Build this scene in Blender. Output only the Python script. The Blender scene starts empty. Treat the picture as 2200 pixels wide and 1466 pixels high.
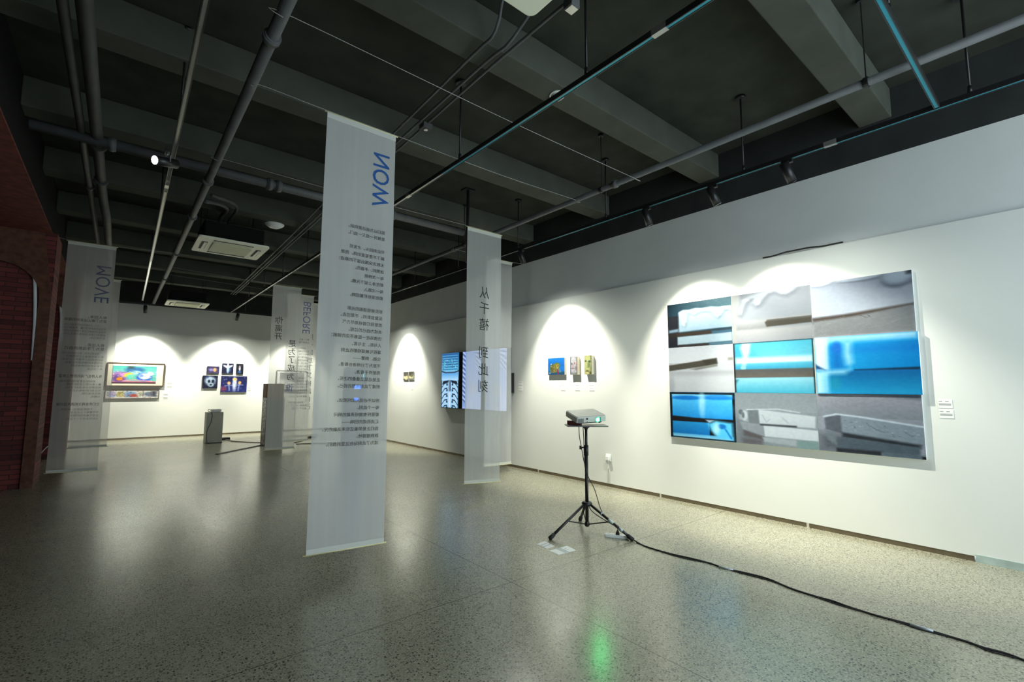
import bpy, math, random
import numpy as np
from mathutils import Vector, Matrix

SC = bpy.context.scene
COL = SC.collection
random.seed(7)
RNG = np.random.default_rng(11)

# ------------------------------------------------------------------ camera
F_PX, YAW, PITCH, ROLL = 1020.53, 0.691340, 0.097730, 0.004194
EYE = np.array([0.0, 0.0, 1.45])
_cy, _sy, _cp, _sp = math.cos(YAW), math.sin(YAW), math.cos(PITCH), math.sin(PITCH)
_f = np.array([_sy * _cp, _cy * _cp, _sp]); _r = np.array([_cy, -_sy, 0.0]); _u = np.cross(_r, _f)
_c, _s = math.cos(ROLL), math.sin(ROLL)
_r, _u = _c * _r + _s * _u, -_s * _r + _c * _u
cam_data = bpy.data.cameras.new('camera')
cam_data.sensor_fit = 'HORIZONTAL'; cam_data.sensor_width = 36.0
cam_data.lens = F_PX / 2200 * 36.0
cam_data.clip_start = 0.05; cam_data.clip_end = 200
cam = bpy.data.objects.new('camera', cam_data); COL.objects.link(cam)
cam.matrix_world = Matrix(((_r[0], _u[0], -_f[0], EYE[0]), (_r[1], _u[1], -_f[1], EYE[1]),
                           (_r[2], _u[2], -_f[2], EYE[2]), (0, 0, 0, 1)))
SC.camera = cam

# ------------------------------------------------------------------ world, exposure
SC.view_settings.view_transform = 'Standard'
SC.view_settings.look = 'None'
SC.view_settings.gamma = 1.0
SC.view_settings.exposure = 1.45
SC.view_settings.use_curve_mapping = False
world = bpy.data.worlds.new('hall beyond'); SC.world = world
world.use_nodes = True
world.node_tree.nodes['Background'].inputs['Color'].default_value = (0.78, 0.92, 1.0, 1)
world.node_tree.nodes['Background'].inputs['Strength'].default_value = 1.45   # cool daylight of the open side behind the camera
SC.cycles.use_denoising = True
SC.cycles.max_bounces = 8
SC.cycles.diffuse_bounces = 4
SC.cycles.glossy_bounces = 3
SC.cycles.transparent_max_bounces = 16
SC.cycles.sample_clamp_indirect = 6.0
SC.cycles.caustics_reflective = False
SC.cycles.caustics_refractive = False
SPOT_W = 150.0             # gallery track spots, narrow beam
SPILL_W = 26.0            # added downward fill at the same lamps, standing for wide spill
WARM = (1.0, 0.968, 0.81)

# ------------------------------------------------------------------ picture-to-place helpers
def ray(x, y):
    return _r * ((x - 1100) / F_PX) + _u * (-(y - 733) / F_PX) + _f
def onz(x, y, z=0.0):
    d = ray(x, y); return d * ((z - EYE[2]) / d[2]) + EYE
def onx(x, y, X):
    d = ray(x, y); return d * (X / d[0]) + EYE
def ony(x, y, Y):
    d = ray(x, y); return d * (Y / d[1]) + EYE

# ------------------------------------------------------------------ materials
def lin(c):
    c = np.asarray(c, float) / 255.0
    return np.where(c <= 0.04045, c / 12.92, ((c + 0.055) / 1.055) ** 2.4)
def mat(name, rgb, rough=0.6, metal=0.0, spec=0.5, emit=None, estr=0.0, noise=0.0, nscale=8.0, coat=0.0):
    m = bpy.data.materials.new(name); m.use_nodes = True
    nt = m.node_tree; b = nt.nodes['Principled BSDF']
    b.inputs['Base Color'].default_value = (*rgb, 1)
    b.inputs['Roughness'].default_value = rough
    b.inputs['Metallic'].default_value = metal
    b.inputs['Specular IOR Level'].default_value = spec
    b.inputs['Coat Weight'].default_value = coat
    if emit is not None:
        b.inputs['Emission Color'].default_value = (*emit, 1)
        b.inputs['Emission Strength'].default_value = estr
    if noise:
        tc = nt.nodes.new('ShaderNodeTexCoord'); n = nt.nodes.new('ShaderNodeTexNoise')
        n.inputs['Scale'].default_value = nscale; n.inputs['Detail'].default_value = 5
        r = nt.nodes.new('ShaderNodeValToRGB')
        r.color_ramp.elements[0].position = 0.3; r.color_ramp.elements[1].position = 0.7
        r.color_ramp.elements[0].color = (*[c * (1 - noise) for c in rgb], 1)
        r.color_ramp.elements[1].color = (*[min(1, c * (1 + noise)) for c in rgb], 1)
        nt.links.new(tc.outputs['Object'], n.inputs['Vector'])
        nt.links.new(n.outputs['Fac'], r.inputs['Fac'])
        nt.links.new(r.outputs['Color'], b.inputs['Base Color'])
    return m

def picture_mat(name, rough=0.35, emit=0.0):
    """colours come from the mesh's own 'paint' attribute (a printed or painted picture, or a lit screen)"""
    m = bpy.data.materials.new(name); m.use_nodes = True
    nt = m.node_tree; b = nt.nodes['Principled BSDF']
    a = nt.nodes.new('ShaderNodeAttribute'); a.attribute_name = 'paint'
    b.inputs['Roughness'].default_value = rough
    b.inputs['Specular IOR Level'].default_value = 0.35
    if emit:
        b.inputs['Base Color'].default_value = (0.01, 0.01, 0.012, 1)
        b.inputs['Emission Strength'].default_value = emit
        nt.links.new(a.outputs['Color'], b.inputs['Emission Color'])
    else:
        nt.links.new(a.outputs['Color'], b.inputs['Base Color'])
    return m

def cloth_mat(name, opacity=0.68, rgb=(0.88, 0.91, 0.91)):
    m = bpy.data.materials.new(name); m.use_nodes = True
    nt = m.node_tree; nt.nodes.remove(nt.nodes['Principled BSDF'])
    out = nt.nodes['Material Output']
    d = nt.nodes.new('ShaderNodeBsdfDiffuse'); t = nt.nodes.new('ShaderNodeBsdfTranslucent')
    tr = nt.nodes.new('ShaderNodeBsdfTransparent')
    m1 = nt.nodes.new('ShaderNodeMixShader'); m2 = nt.nodes.new('ShaderNodeMixShader')
    tc = nt.nodes.new('ShaderNodeTexCoord'); n = nt.nodes.new('ShaderNodeTexNoise')
    mp = nt.nodes.new('ShaderNodeMapping'); mp.inputs['Scale'].default_value = (14, 14, 0.6)
    n.inputs['Scale'].default_value = 1.0; n.inputs['Detail'].default_value = 3
    mr = nt.nodes.new('ShaderNodeMapRange')
    mr.inputs['From Min'].default_value = 0.3; mr.inputs['From Max'].default_value = 0.7
    mr.inputs['To Min'].default_value = opacity - 0.03; mr.inputs['To Max'].default_value = opacity + 0.03
    nt.links.new(tc.outputs['Object'], mp.inputs['Vector']); nt.links.new(mp.outputs['Vector'], n.inputs['Vector'])
    nt.links.new(n.outputs['Fac'], mr.inputs['Value'])
    for s in (d, t): s.inputs['Color'].default_value = (*rgb, 1)
    m1.inputs['Fac'].default_value = 0.5
    nt.links.new(d.outputs[0], m1.inputs[1]); nt.links.new(t.outputs[0], m1.inputs[2])
    nt.links.new(mr.outputs[0], m2.inputs['Fac'])
    nt.links.new(tr.outputs[0], m2.inputs[1]); nt.links.new(m1.outputs[0], m2.inputs[2])
    nt.links.new(m2.outputs[0], out.inputs['Surface'])
    return m

def floor_mat():
    m = bpy.data.materials.new('polished terrazzo'); m.use_nodes = True
    nt = m.node_tree; b = nt.nodes['Principled BSDF']; N = nt.nodes.new; L = nt.links.new
    tc = N('ShaderNodeTexCoord')
    big = N('ShaderNodeTexNoise'); big.inputs['Scale'].default_value = 0.55; big.inputs['Detail'].default_value = 6
    L(tc.outputs['Object'], big.inputs['Vector'])
    base = N('ShaderNodeValToRGB')
    base.color_ramp.elements[0].position = 0.32; base.color_ramp.elements[1].position = 0.68
    base.color_ramp.elements[0].color = (0.275, 0.27, 0.195, 1); base.color_ramp.elements[1].color = (0.365, 0.35, 0.255, 1)
    L(big.outputs['Fac'], base.inputs['Fac'])
    def chips(scale, thr_d, thr_c):
        v = N('ShaderNodeTexVoronoi'); v.inputs['Scale'].default_value = scale; v.inputs['Randomness'].default_value = 1.0
        L(tc.outputs['Object'], v.inputs['Vector'])
        near = N('ShaderNodeMath'); near.operation = 'LESS_THAN'; near.inputs[1].default_value = thr_d
        L(v.outputs['Distance'], near.inputs[0])
        sep = N('ShaderNodeSeparateColor'); L(v.outputs['Color'], sep.inputs[0])
        pick = N('ShaderNodeMath'); pick.operation = 'GREATER_THAN'; pick.inputs[1].default_value = thr_c
        L(sep.outputs[0], pick.inputs[0])
        mul = N('ShaderNodeMath'); mul.operation = 'MULTIPLY'
        L(near.outputs[0], mul.inputs[0]); L(pick.outputs[0], mul.inputs[1])
        return mul.outputs[0]
    def over(col_in, fac, rgb, amt):
        mx = N('ShaderNodeMix'); mx.data_type = 'RGBA'
        f = N('ShaderNodeMath'); f.operation = 'MULTIPLY'; f.inputs[1].default_value = amt
        L(fac, f.inputs[0]); L(f.outputs[0], mx.inputs['Factor'])
        L(col_in, mx.inputs['A']); mx.inputs['B'].default_value = (*rgb, 1)
        return mx.outputs['Result']
    c = over(base.outputs['Color'], chips(120, 0.42, 0.55), (0.62, 0.60, 0.48), 0.55)
    c = over(c, chips(95, 0.45, 0.60), (0.14, 0.14, 0.10), 0.55)
    c = over(c, chips(74, 0.38, 0.60), (0.05, 0.05, 0.038), 0.75)
    c = over(c, chips(46, 0.26, 0.50), (0.03, 0.031, 0.024), 0.9)
    # saw-cut joints
    sp = N('ShaderNodeSeparateXYZ'); L(tc.outputs['Object'], sp.inputs[0])
    def joint(out, off, period):
        a = N('ShaderNodeMath'); a.operation = 'SUBTRACT'; a.inputs[1].default_value = off - period * 10 + period / 2; L(out, a.inputs[0])
        mo = N('ShaderNodeMath'); mo.operation = 'MODULO'; mo.inputs[1].default_value = period; L(a.outputs[0], mo.inputs[0])
        s = N('ShaderNodeMath'); s.operation = 'SUBTRACT'; s.inputs[1].default_value = period / 2; L(mo.outputs[0], s.inputs[0])
        ab = N('ShaderNodeMath'); ab.operation = 'ABSOLUTE'; L(s.outputs[0], ab.inputs[0])
        lt = N('ShaderNodeMath'); lt.operation = 'LESS_THAN'; lt.inputs[1].default_value = 0.004; L(ab.outputs[0], lt.inputs[0])
        return lt.outputs[0]
    c = over(c, joint(sp.outputs['X'], 2.37, 3.5), (0.05, 0.048, 0.035), 0.75)
    c = over(c, joint(sp.outputs['Y'], 2.86, 3.5), (0.05, 0.048, 0.035), 0.75)
    L(c, b.inputs['Base Color'])
    rn = N('ShaderNodeTexNoise'); rn.inputs['Scale'].default_value = 2.2; rn.inputs['Detail'].default_value = 4
    L(tc.outputs['Object'], rn.inputs['Vector'])
    rr = N('ShaderNodeMapRange'); rr.inputs['To Min'].default_value = 0.18; rr.inputs['To Max'].default_value = 0.28
    L(rn.outputs['Fac'], rr.inputs['Value']); L(rr.outputs[0], b.inputs['Roughness'])
    b.inputs['Specular IOR Level'].default_value = 1.0
    return m

def brick_mat():
    m = bpy.data.materials.new('dark red brick'); m.use_nodes = True
    nt = m.node_tree; b = nt.nodes['Principled BSDF']; N = nt.nodes.new; L = nt.links.new
    tc = N('ShaderNodeTexCoord'); mp = N('ShaderNodeMapping'); mp.inputs['Rotation'].default_value = (-math.pi / 2, 0, 0)
    br = N('ShaderNodeTexBrick'); br.inputs['Scale'].default_value = 1.0
    br.inputs['Brick Width'].default_value = 0.24; br.inputs['Row Height'].default_value = 0.068
    br.inputs['Mortar Size'].default_value = 0.005; br.inputs['Bias'].default_value = -0.1
    br.inputs['Color1'].default_value = (0.20, 0.042, 0.038, 1); br.inputs['Color2'].default_value = (0.075, 0.018, 0.018, 1)
    br.inputs['Mortar'].default_value = (0.035, 0.02, 0.018, 1)
    L(tc.outputs['Object'], mp.inputs['Vector']); L(mp.outputs['Vector'], br.inputs['Vector'])
    L(br.outputs['Color'], b.inputs['Base Color'])
    bp = N('ShaderNodeBump'); bp.inputs['Strength'].default_value = 0.6; bp.inputs['Distance'].default_value = 0.02
    L(br.outputs['Fac'], bp.inputs['Height']); bp.invert = True
    L(bp.outputs[0], b.inputs['Normal'])
    b.inputs['Roughness'].default_value = 0.85
    return m

M = {
    'floor': floor_mat(), 'brick': brick_mat(),
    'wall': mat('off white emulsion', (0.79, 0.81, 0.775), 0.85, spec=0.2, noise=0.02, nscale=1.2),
    'wall_up_shaded': mat('off white emulsion upper shaded', (0.72, 0.745, 0.735), 0.85, spec=0.2, noise=0.04, nscale=1.5),  # shaded copy of wall: dimmer, bluer light above the seam put into the colour
    'black_wall': mat('black painted wall', (0.030, 0.033, 0.032), 0.9, spec=0.2, noise=0.2, nscale=3),
    'ceil': mat('dark grey sprayed concrete', (0.038, 0.042, 0.034), 0.95, spec=0.15, noise=0.25, nscale=3.0),
    'beam': mat('dark grey sprayed beam', (0.078, 0.084, 0.069), 0.95, spec=0.15, noise=0.12, nscale=4.0),
    'soffit': mat('black soffit', (0.012, 0.012, 0.012), 0.95, spec=0.1),
    'plaster': mat('brown plaster', (0.13, 0.055, 0.036), 0.95, noise=0.35, nscale=14),
    'red_plaster': mat('dark red plaster', (0.16, 0.035, 0.025), 0.95, noise=0.4, nscale=9),
    'skirt': mat('brushed brown skirting', (0.20, 0.165, 0.115), 0.35, metal=0.6, noise=0.2, nscale=5),
    'skirt_joint': mat('bright skirting joint', (0.85, 0.82, 0.76), 0.3, metal=0.6),
    'skirt_pale': mat('pale green skirting', (0.42, 0.52, 0.49), 0.5, noise=0.15, nscale=10),
    'pipe': mat('grey painted pipe', (0.095, 0.10, 0.102), 0.6, noise=0.15, nscale=6),
    'pipe_dark': mat('darkened grey pipe', (0.05, 0.052, 0.053), 0.65, noise=0.2, nscale=6),  # left corner's shade put into the pipe colour; also hoses and cable box
    'black': mat('satin black', (0.012, 0.012, 0.013), 0.4),
    'black_gloss': mat('gloss black', (0.01, 0.01, 0.012), 0.2),
    'rubber': mat('black rubber', (0.016, 0.016, 0.016), 0.7),
    'teal': mat('teal track insert', (0.02, 0.30, 0.40), 0.3, metal=0.3),
    'grey_insert': mat('pale grey track insert', (0.42, 0.42, 0.40), 0.25, metal=0.6),
    'reflection_insert': mat('beige wall reflection insert', (0.60, 0.55, 0.45), 0.35, metal=0.2),  # beige puts the bright wall's reflection into the slot colour
    'steel': mat('bright steel', (0.65, 0.66, 0.68), 0.3, metal=0.9),
    'silver_tape': mat('silver tape', (0.42, 0.46, 0.50), 0.4, metal=0.4),
    'pale_tape': mat('pale green tape', (0.52, 0.62, 0.56), 0.5),
    'wire': mat('pale cord', (0.38, 0.38, 0.37), 0.7),
    'ac': mat('ivory plastic', (0.88, 0.88, 0.72), 0.5),
    'ac_grille': mat('ivory grille', (0.62, 0.64, 0.44), 0.6),
    'ac_dark': mat('dark vent slot', (0.02, 0.02, 0.018), 0.7),
    'white_plastic': mat('white plastic', (0.88, 0.90, 0.87), 0.4),
    'clear_plastic': mat('clear plastic', (0.5, 0.52, 0.5), 0.15),
    'paper': mat('white paper', (0.92, 0.93, 0.91), 0.8),
    'ink': mat('grey print', (0.36, 0.37, 0.37), 0.8),
    'ink_pale': mat('pale grey print', (0.50, 0.51, 0.50), 0.8),
    'text_black': mat('dark grey printed text', (0.035, 0.042, 0.038), 0.8, spec=0.2),
    'text_mid': mat('grey printed text', (0.14, 0.15, 0.15), 0.8, spec=0.2),
    'text_blue': mat('blue printed title', (0.025, 0.10, 0.32), 0.8, spec=0.2),
    'text_slate': mat('slate printed title', (0.14, 0.16, 0.24), 0.8, spec=0.2),
    'text_violet': mat('violet printed title', (0.20, 0.22, 0.42), 0.8, spec=0.2),
    'cloth': cloth_mat('white voile', 0.77),
    'cloth_thin': cloth_mat('thin white voile', 0.55),
    'cloth_shaded': cloth_mat('thin white voile shaded', 0.50, (0.66, 0.67, 0.66)),  # less lit copy of the thin voile, its shade put into the colour
    'bamboo': mat('pale yellow rod', (0.78, 0.74, 0.40), 0.5),
    'hem': mat('folded hem', (0.60, 0.62, 0.57), 0.8),
    'proj': mat('pale grey projector shell', (0.60, 0.62, 0.58), 0.4),
    'proj_top': mat('grey projector lid', (0.40, 0.42, 0.38), 0.35, noise=0.1, nscale=9),
    'proj_under': mat('dark projector underside', (0.02, 0.03, 0.03), 0.5),
    'lens': mat('lit projector lens', (0.5, 1, 0.8), 0.2, emit=(0.03, 1.0, 0.22), estr=110),
    'lens_ring': mat('green lit lens ring', (0.02, 0.35, 0.25), 0.3),
    'red_block': mat('red brown block', (0.26, 0.055, 0.035), 0.6, noise=0.1),
    'tray': mat('dark tray', (0.10, 0.09, 0.11), 0.4),
    'plinth': mat('white plinth', (0.50, 0.52, 0.46), 0.7, noise=0.04),
    'canvas_edge': mat('canvas edge', (0.72, 0.66, 0.52), 0.8),
    'board_edge': mat('white board edge', (0.80, 0.82, 0.78), 0.6),
    'wood_frame': mat('dark wood frame', (0.10, 0.06, 0.035), 0.5, noise=0.2, nscale=20),
    'mount': mat('cream mount', (0.74, 0.72, 0.58), 0.8),
    'mount_white': mat('white mount', (0.72, 0.73, 0.72), 0.8),
    'grey_frame': mat('grey frame', (0.30, 0.30, 0.31), 0.5),
    'brown_box': mat('brown box', (0.22, 0.10, 0.045), 0.7, noise=0.15),
    'dark_cab': mat('charcoal cabinet', (0.055, 0.06, 0.062), 0.5),
    'led': mat('white plastic tube', (0.85, 0.88, 0.9), 0.45),
    'cable_grey': mat('flat grey cable cover', (0.10, 0.09, 0.065), 0.6, noise=0.2, nscale=9),
    'art': picture_mat('printed picture', 0.38),
    'paint': picture_mat('painted picture', 0.6),
    'screen': picture_mat('lit screen', 0.3, 0.37),
    'spot_lens': mat('lit spot lens', (1, 1, 1), 0.3, emit=(1.0, 0.97, 0.9), estr=7.0),
    'dome': mat('white dome', (0.80, 0.82, 0.80), 0.4),
    'glow_blue': mat('blue lit lens', (0.1, 0.3, 1), 0.3, emit=(0.05, 0.20, 1.0), estr=2.2),
    'glow_cyan': mat('cyan lit slot', (0.1, 0.8, 0.8), 0.3, emit=(0.12, 0.6, 0.7), estr=0.7),
}

# ------------------------------------------------------------------ mesh helpers
class G:
    def __init__(s): s.v = []; s.f = []
    def add(s, vs, fs):
        o = len(s.v); s.v += [tuple(map(float, p)) for p in vs]; s.f += [tuple(i + o for i in q) for q in fs]; return s
    def box(s, lo, hi, mtx=None):
        x0, y0, z0 = lo; x1, y1, z1 = hi
        vs = [(x0, y0, z0), (x1, y0, z0), (x1, y1, z0), (x0, y1, z0), (x0, y0, z1), (x1, y0, z1), (x1, y1, z1), (x0, y1, z1)]
        if mtx is not None: vs = [mtx @ Vector(p) for p in vs]
        return s.add(vs, [(0, 3, 2, 1), (4, 5, 6, 7), (0, 1, 5, 4), (1, 2, 6, 5), (2, 3, 7, 6), (3, 0, 4, 7)])
    def rbox(s, lo, hi, r=0.02, n=4, axis=2, mtx=None):
        """box with rounded vertical (axis) corners"""
        a, b = [i for i in range(3) if i != axis]
        ring = []
        for cx, cy, t0 in ((hi[a] - r, hi[b] - r, 0), (lo[a] + r, hi[b] - r, 90), (lo[a] + r, lo[b] + r, 180), (hi[a] - r, lo[b] + r, 270)):
            for k in range(n + 1):
                t = math.radians(t0 + 90 * k / n); ring.append((cx + r * math.cos(t), cy + r * math.sin(t)))
        vs = []
        for h in (lo[axis], hi[axis]):
            for p in ring:
                q = [0, 0, 0]; q[a], q[b], q[axis] = p[0], p[1], h; vs.append(q)
        if mtx is not None: vs = [mtx @ Vector(p) for p in vs]
        k = len(ring)
        return s.add(vs, [tuple(range(k - 1, -1, -1)), tuple(range(k, 2 * k))] + [(i, (i + 1) % k, (i + 1) % k + k, i + k) for i in range(k)])
    def cyl(s, p0, p1, r0, r1=None, n=16):
        p0, p1 = Vector(p0), Vector(p1); r1 = r0 if r1 is None else r1
        d = (p1 - p0).normalized(); a = d.orthogonal().normalized(); b = d.cross(a)
        vs = []
        for p, r in ((p0, r0), (p1, r1)):
            for k in range(n):
                t = 2 * math.pi * k / n; vs.append(p + (a * math.cos(t) + b * math.sin(t)) * r)
        return s.add(vs, [tuple(range(n - 1, -1, -1)), tuple(range(n, 2 * n))] + [(i, (i + 1) % n, (i + 1) % n + n, i + n) for i in range(n)])
    def tube(s, pts, r, n=8):
        pts = [Vector(p) for p in pts]; vs = []; fs = []; a = None
        for i, p in enumerate(pts):
            d = (pts[min(i + 1, len(pts) - 1)] - pts[max(i - 1, 0)]).normalized()
            a = (d.orthogonal() if a is None else a - d * a.dot(d)).normalized(); b = d.cross(a)
            for k in range(n):
                t = 2 * math.pi * k / n; vs.append(p + (a * math.cos(t) + b * math.sin(t)) * r)
        for i in range(len(pts) - 1):
            for k in range(n):
                fs.append((i * n + k, i * n + (k + 1) % n, (i + 1) * n + (k + 1) % n, (i + 1) * n + k))
        m = (len(pts) - 1) * n
        fs += [tuple(range(n - 1, -1, -1)), tuple(range(m, m + n))]
        return s.add(vs, fs)
    def lathe(s, base, prof, n=24):
        b = Vector(base); vs = []; fs = []
        for r, z in prof:
            for k in range(n):
                t = 2 * math.pi * k / n; vs.append(b + Vector((r * math.cos(t), r * math.sin(t), z)))
        for i in range(len(prof) - 1):
            for k in range(n):
                fs.append((i * n + k, i * n + (k + 1) % n, (i + 1) * n + (k + 1) % n, (i + 1) * n + k))
        m = (len(prof) - 1) * n
        fs += [tuple(range(n - 1, -1, -1)), tuple(range(m, m + n))]
        return s.add(vs, fs)
    def build(s, name, m, parent=None, smooth=False, bevel=0.0, origin=None):
        if parent is not None: o = ORG[parent.name]
        elif origin is not None: o = Vector(origin)
        else:
            a = np.array(s.v); o = Vector(((a[:, 0].min() + a[:, 0].max()) / 2, (a[:, 1].min() + a[:, 1].max()) / 2, a[:, 2].min()))
        me = bpy.data.meshes.new(name)
        me.from_pydata([(p[0] - o[0], p[1] - o[1], p[2] - o[2]) for p in s.v], [], s.f)
        me.update()
        me.materials.append(M[m])
        ob = bpy.data.objects.new(name, me); COL.objects.link(ob)
        ORG[ob.name] = o
        if parent is not None: ob.parent = parent
        else: ob.location = o
        if smooth:
            me.polygons.foreach_set('use_smooth', [len(p.vertices) == 4 for p in me.polygons]); me.update()
        if bevel:
            bv = ob.modifiers.new('bevel', 'BEVEL'); bv.width = bevel; bv.segments = 2; bv.limit_method = 'ANGLE'
        return ob
ORG = {}

def smooth_path(pts, k=6):
    """Catmull-Rom through the points"""
    P = [np.array(p, float) for p in pts]; P = [2 * P[0] - P[1]] + P + [2 * P[-1] - P[-2]]; out = []
    for i in range(1, len(P) - 2):
        for j in range(k):
            t = j / k
            out.append(0.5 * ((2 * P[i]) + (-P[i - 1] + P[i + 1]) * t + (2 * P[i - 1] - 5 * P[i] + 4 * P[i + 1] - P[i + 2]) * t ** 2 + (-P[i - 1] + 3 * P[i] - 3 * P[i + 1] + P[i + 2]) * t ** 3))
    out.append(P[-2]); return out

def thing(name, label, cat, loc=(0, 0, 0), group=None):
    o = bpy.data.objects.new(name, None); COL.objects.link(o)
    o.empty_display_size = 0.1; o.location = loc; ORG[o.name] = Vector(loc)
    return tag(o, label, cat, group)
def tag(o, label, cat, group=None):
    o['label'] = label; o['category'] = cat
    if group: o['group'] = group
    return o
def struct(o, label=None):
    o['kind'] = 'structure'
    if label: o['label'] = label
    return o

# ------------------------------------------------------------------ pictures (colour per vertex, computed from shapes)
class Art:
    def __init__(s, nx, ny, bg):
        s.nx, s.ny = nx, ny
        s.u, s.v = np.meshgrid(np.linspace(0, 1, nx), np.linspace(0, 1, ny))
        s.c = np.ones((ny, nx, 3)) * np.array(bg, float)
    def put(s, mask, col):
        col = np.array(col, float); m = np.clip(mask, 0, 1)[..., None]
        s.c = s.c * (1 - m) + col * m; return s
    def sd(s, pts):
        pts = [np.array(p, float) for p in pts]; ins = np.zeros(s.u.shape, bool); dist = np.full(s.u.shape, 9.0)
        for i in range(len(pts)):
            a, b = pts[i], pts[(i + 1) % len(pts)]; e = b - a
            wx, wy = s.u - a[0], s.v - a[1]
            t = np.clip((wx * e[0] + wy * e[1]) / max(e @ e, 1e-12), 0, 1)
            dist = np.minimum(dist, np.hypot(wx - e[0] * t, wy - e[1] * t))
            cond = (a[1] > s.v) != (b[1] > s.v)
            xi = a[0] + (s.v - a[1]) * e[0] / (e[1] if abs(e[1]) > 1e-9 else 1e-9)
            ins ^= cond & (s.u < xi)
        return np.where(ins, dist, -dist)
    def poly(s, pts, col, soft=0.008, amt=1.0):
        d = s.sd(pts); return s.put(np.clip(d / soft * 0.5 + 0.5, 0, 1) * amt, col)
    def rect(s, x0, y0, x1, y1, col, soft=0.008, amt=1.0):
        return s.poly([(x0, y0), (x1, y0), (x1, y1), (x0, y1)], col, soft, amt)
    def ell(s, cx, cy, rx, ry, col, soft=0.15, amt=1.0, rot=0.0):
        c, n = math.cos(rot), math.sin(rot); x, y = s.u - cx, s.v - cy
        r = np.hypot((x * c + y * n) / rx, (-x * n + y * c) / ry)
        return s.put(np.clip((1 - r) / soft + 0.5, 0, 1) * amt, col)
    def vgrad(s, y0, y1, c0, c1, x0=0.0, x1=1.0, soft=0.008):
        t = np.clip((s.v - y0) / (y1 - y0), 0, 1)[..., None]
        g = np.array(c0, float) * (1 - t) + np.array(c1, float) * t
        m = np.clip(np.minimum(np.minimum(s.u - x0, x1 - s.u), np.minimum(s.v - y0, y1 - s.v)) / soft + 0.5, 0, 1)[..., None]
        s.c = s.c * (1 - m) + g * m; return s
    def hgrad(s, x0, x1, c0, c1, y0=0.0, y1=1.0, soft=0.008):
        t = np.clip((s.u - x0) / (x1 - x0), 0, 1)[..., None]
        g = np.array(c0, float) * (1 - t) + np.array(c1, float) * t
        m = np.clip(np.minimum(np.minimum(s.u - x0, x1 - s.u), np.minimum(s.v - y0, y1 - s.v)) / soft + 0.5, 0, 1)[..., None]
        s.c = s.c * (1 - m) + g * m; return s
    def stroke(s, pts, w, col, soft=0.008, amt=1.0):
        dist = np.full(s.u.shape, 9.0)
        for a, b in zip(pts[:-1], pts[1:]):
            a, b = np.array(a, float), np.array(b, float); e = b - a; wx, wy = s.u - a[0], s.v - a[1]
            t = np.clip((wx * e[0] + wy * e[1]) / max(e @ e, 1e-12), 0, 1)
            dist = np.minimum(dist, np.hypot(wx - e[0] * t, wy - e[1] * t))
        return s.put(np.clip((w - dist) / soft + 0.5, 0, 1) * amt, col)
    def field(s, k):
        g = RNG.random((k + 1, k + 1)); x = s.u * k * 0.999; y = s.v * k * 0.999
        i, j = x.astype(int), y.astype(int); fx, fy = x - i, y - j
        return (g[j, i] * (1 - fx) + g[j, i + 1] * fx) * (1 - fy) + (g[j + 1, i] * (1 - fx) + g[j + 1, i + 1] * fx) * fy
    def grain(s, amp, k=24):
        s.c = np.clip(s.c + (s.field(k)[..., None] - 0.5) * 2 * amp, 0, 255); return s
    def mesh(s, name, o, du, dv, m, parent):
        """grid from top-left corner o along du (to the right) and dv (down)"""
        o, du, dv = (np.array(a, float) for a in (o, du, dv))
        P = o + s.u[..., None] * du + s.v[..., None] * dv
        P = P.reshape(-1, 3) - np.array(ORG[parent.name])
        idx = np.arange(s.nx * s.ny).reshape(s.ny, s.nx)
        q = np.stack([idx[:-1, :-1], idx[1:, :-1], idx[1:, 1:], idx[:-1, 1:]], -1).reshape(-1, 4)
        me = bpy.data.meshes.new(name); me.from_pydata(P.tolist(), [], q.tolist())
        at = me.color_attributes.new('paint', 'FLOAT_COLOR', 'POINT')
        rgba = np.ones((s.nx * s.ny, 4), np.float32); rgba[:, :3] = lin(np.clip(s.c, 0, 255)).reshape(-1, 3)
        at.data.foreach_set('color', rgba.ravel()); me.update()
        me.materials.append(M[m])
        ob = bpy.data.objects.new(name, me); COL.objects.link(ob); ob.parent = parent; ORG[ob.name] = ORG[parent.name]
        return ob

# ------------------------------------------------------------------ lettering
def text_verts(body, size, line=1.0, char=1.0, align='LEFT', shear=0.0, bold=0.0):
    cu = bpy.data.curves.new('lettering', 'FONT'); cu.body = body; cu.size = size
    cu.space_line = line; cu.space_character = char; cu.align_x = align; cu.shear = shear; cu.resolution_u = 3; cu.fill_mode = 'FRONT'; cu.offset = bold
    ob = bpy.data.objects.new('lettering', cu); COL.objects.link(ob)
    dg = bpy.context.evaluated_depsgraph_get()
    me = bpy.data.meshes.new_from_object(ob.evaluated_get(dg))
    vs = np.array([v.co[:] for v in me.vertices]).reshape(-1, 3); fs = [tuple(p.vertices) for p in me.polygons]
    bpy.data.objects.remove(ob); bpy.data.curves.remove(cu); bpy.data.meshes.remove(me)
    return vs, fs
def fit(vs, x0, y0, x1, y1):
    a, b = vs.min(0), vs.max(0); o = vs.copy()
    o[:, 0] = x0 + (vs[:, 0] - a[0]) / (b[0] - a[0]) * (x1 - x0); o[:, 1] = y0 + (vs[:, 1] - a[1]) / (b[1] - a[1]) * (y1 - y0)
    return o

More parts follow.
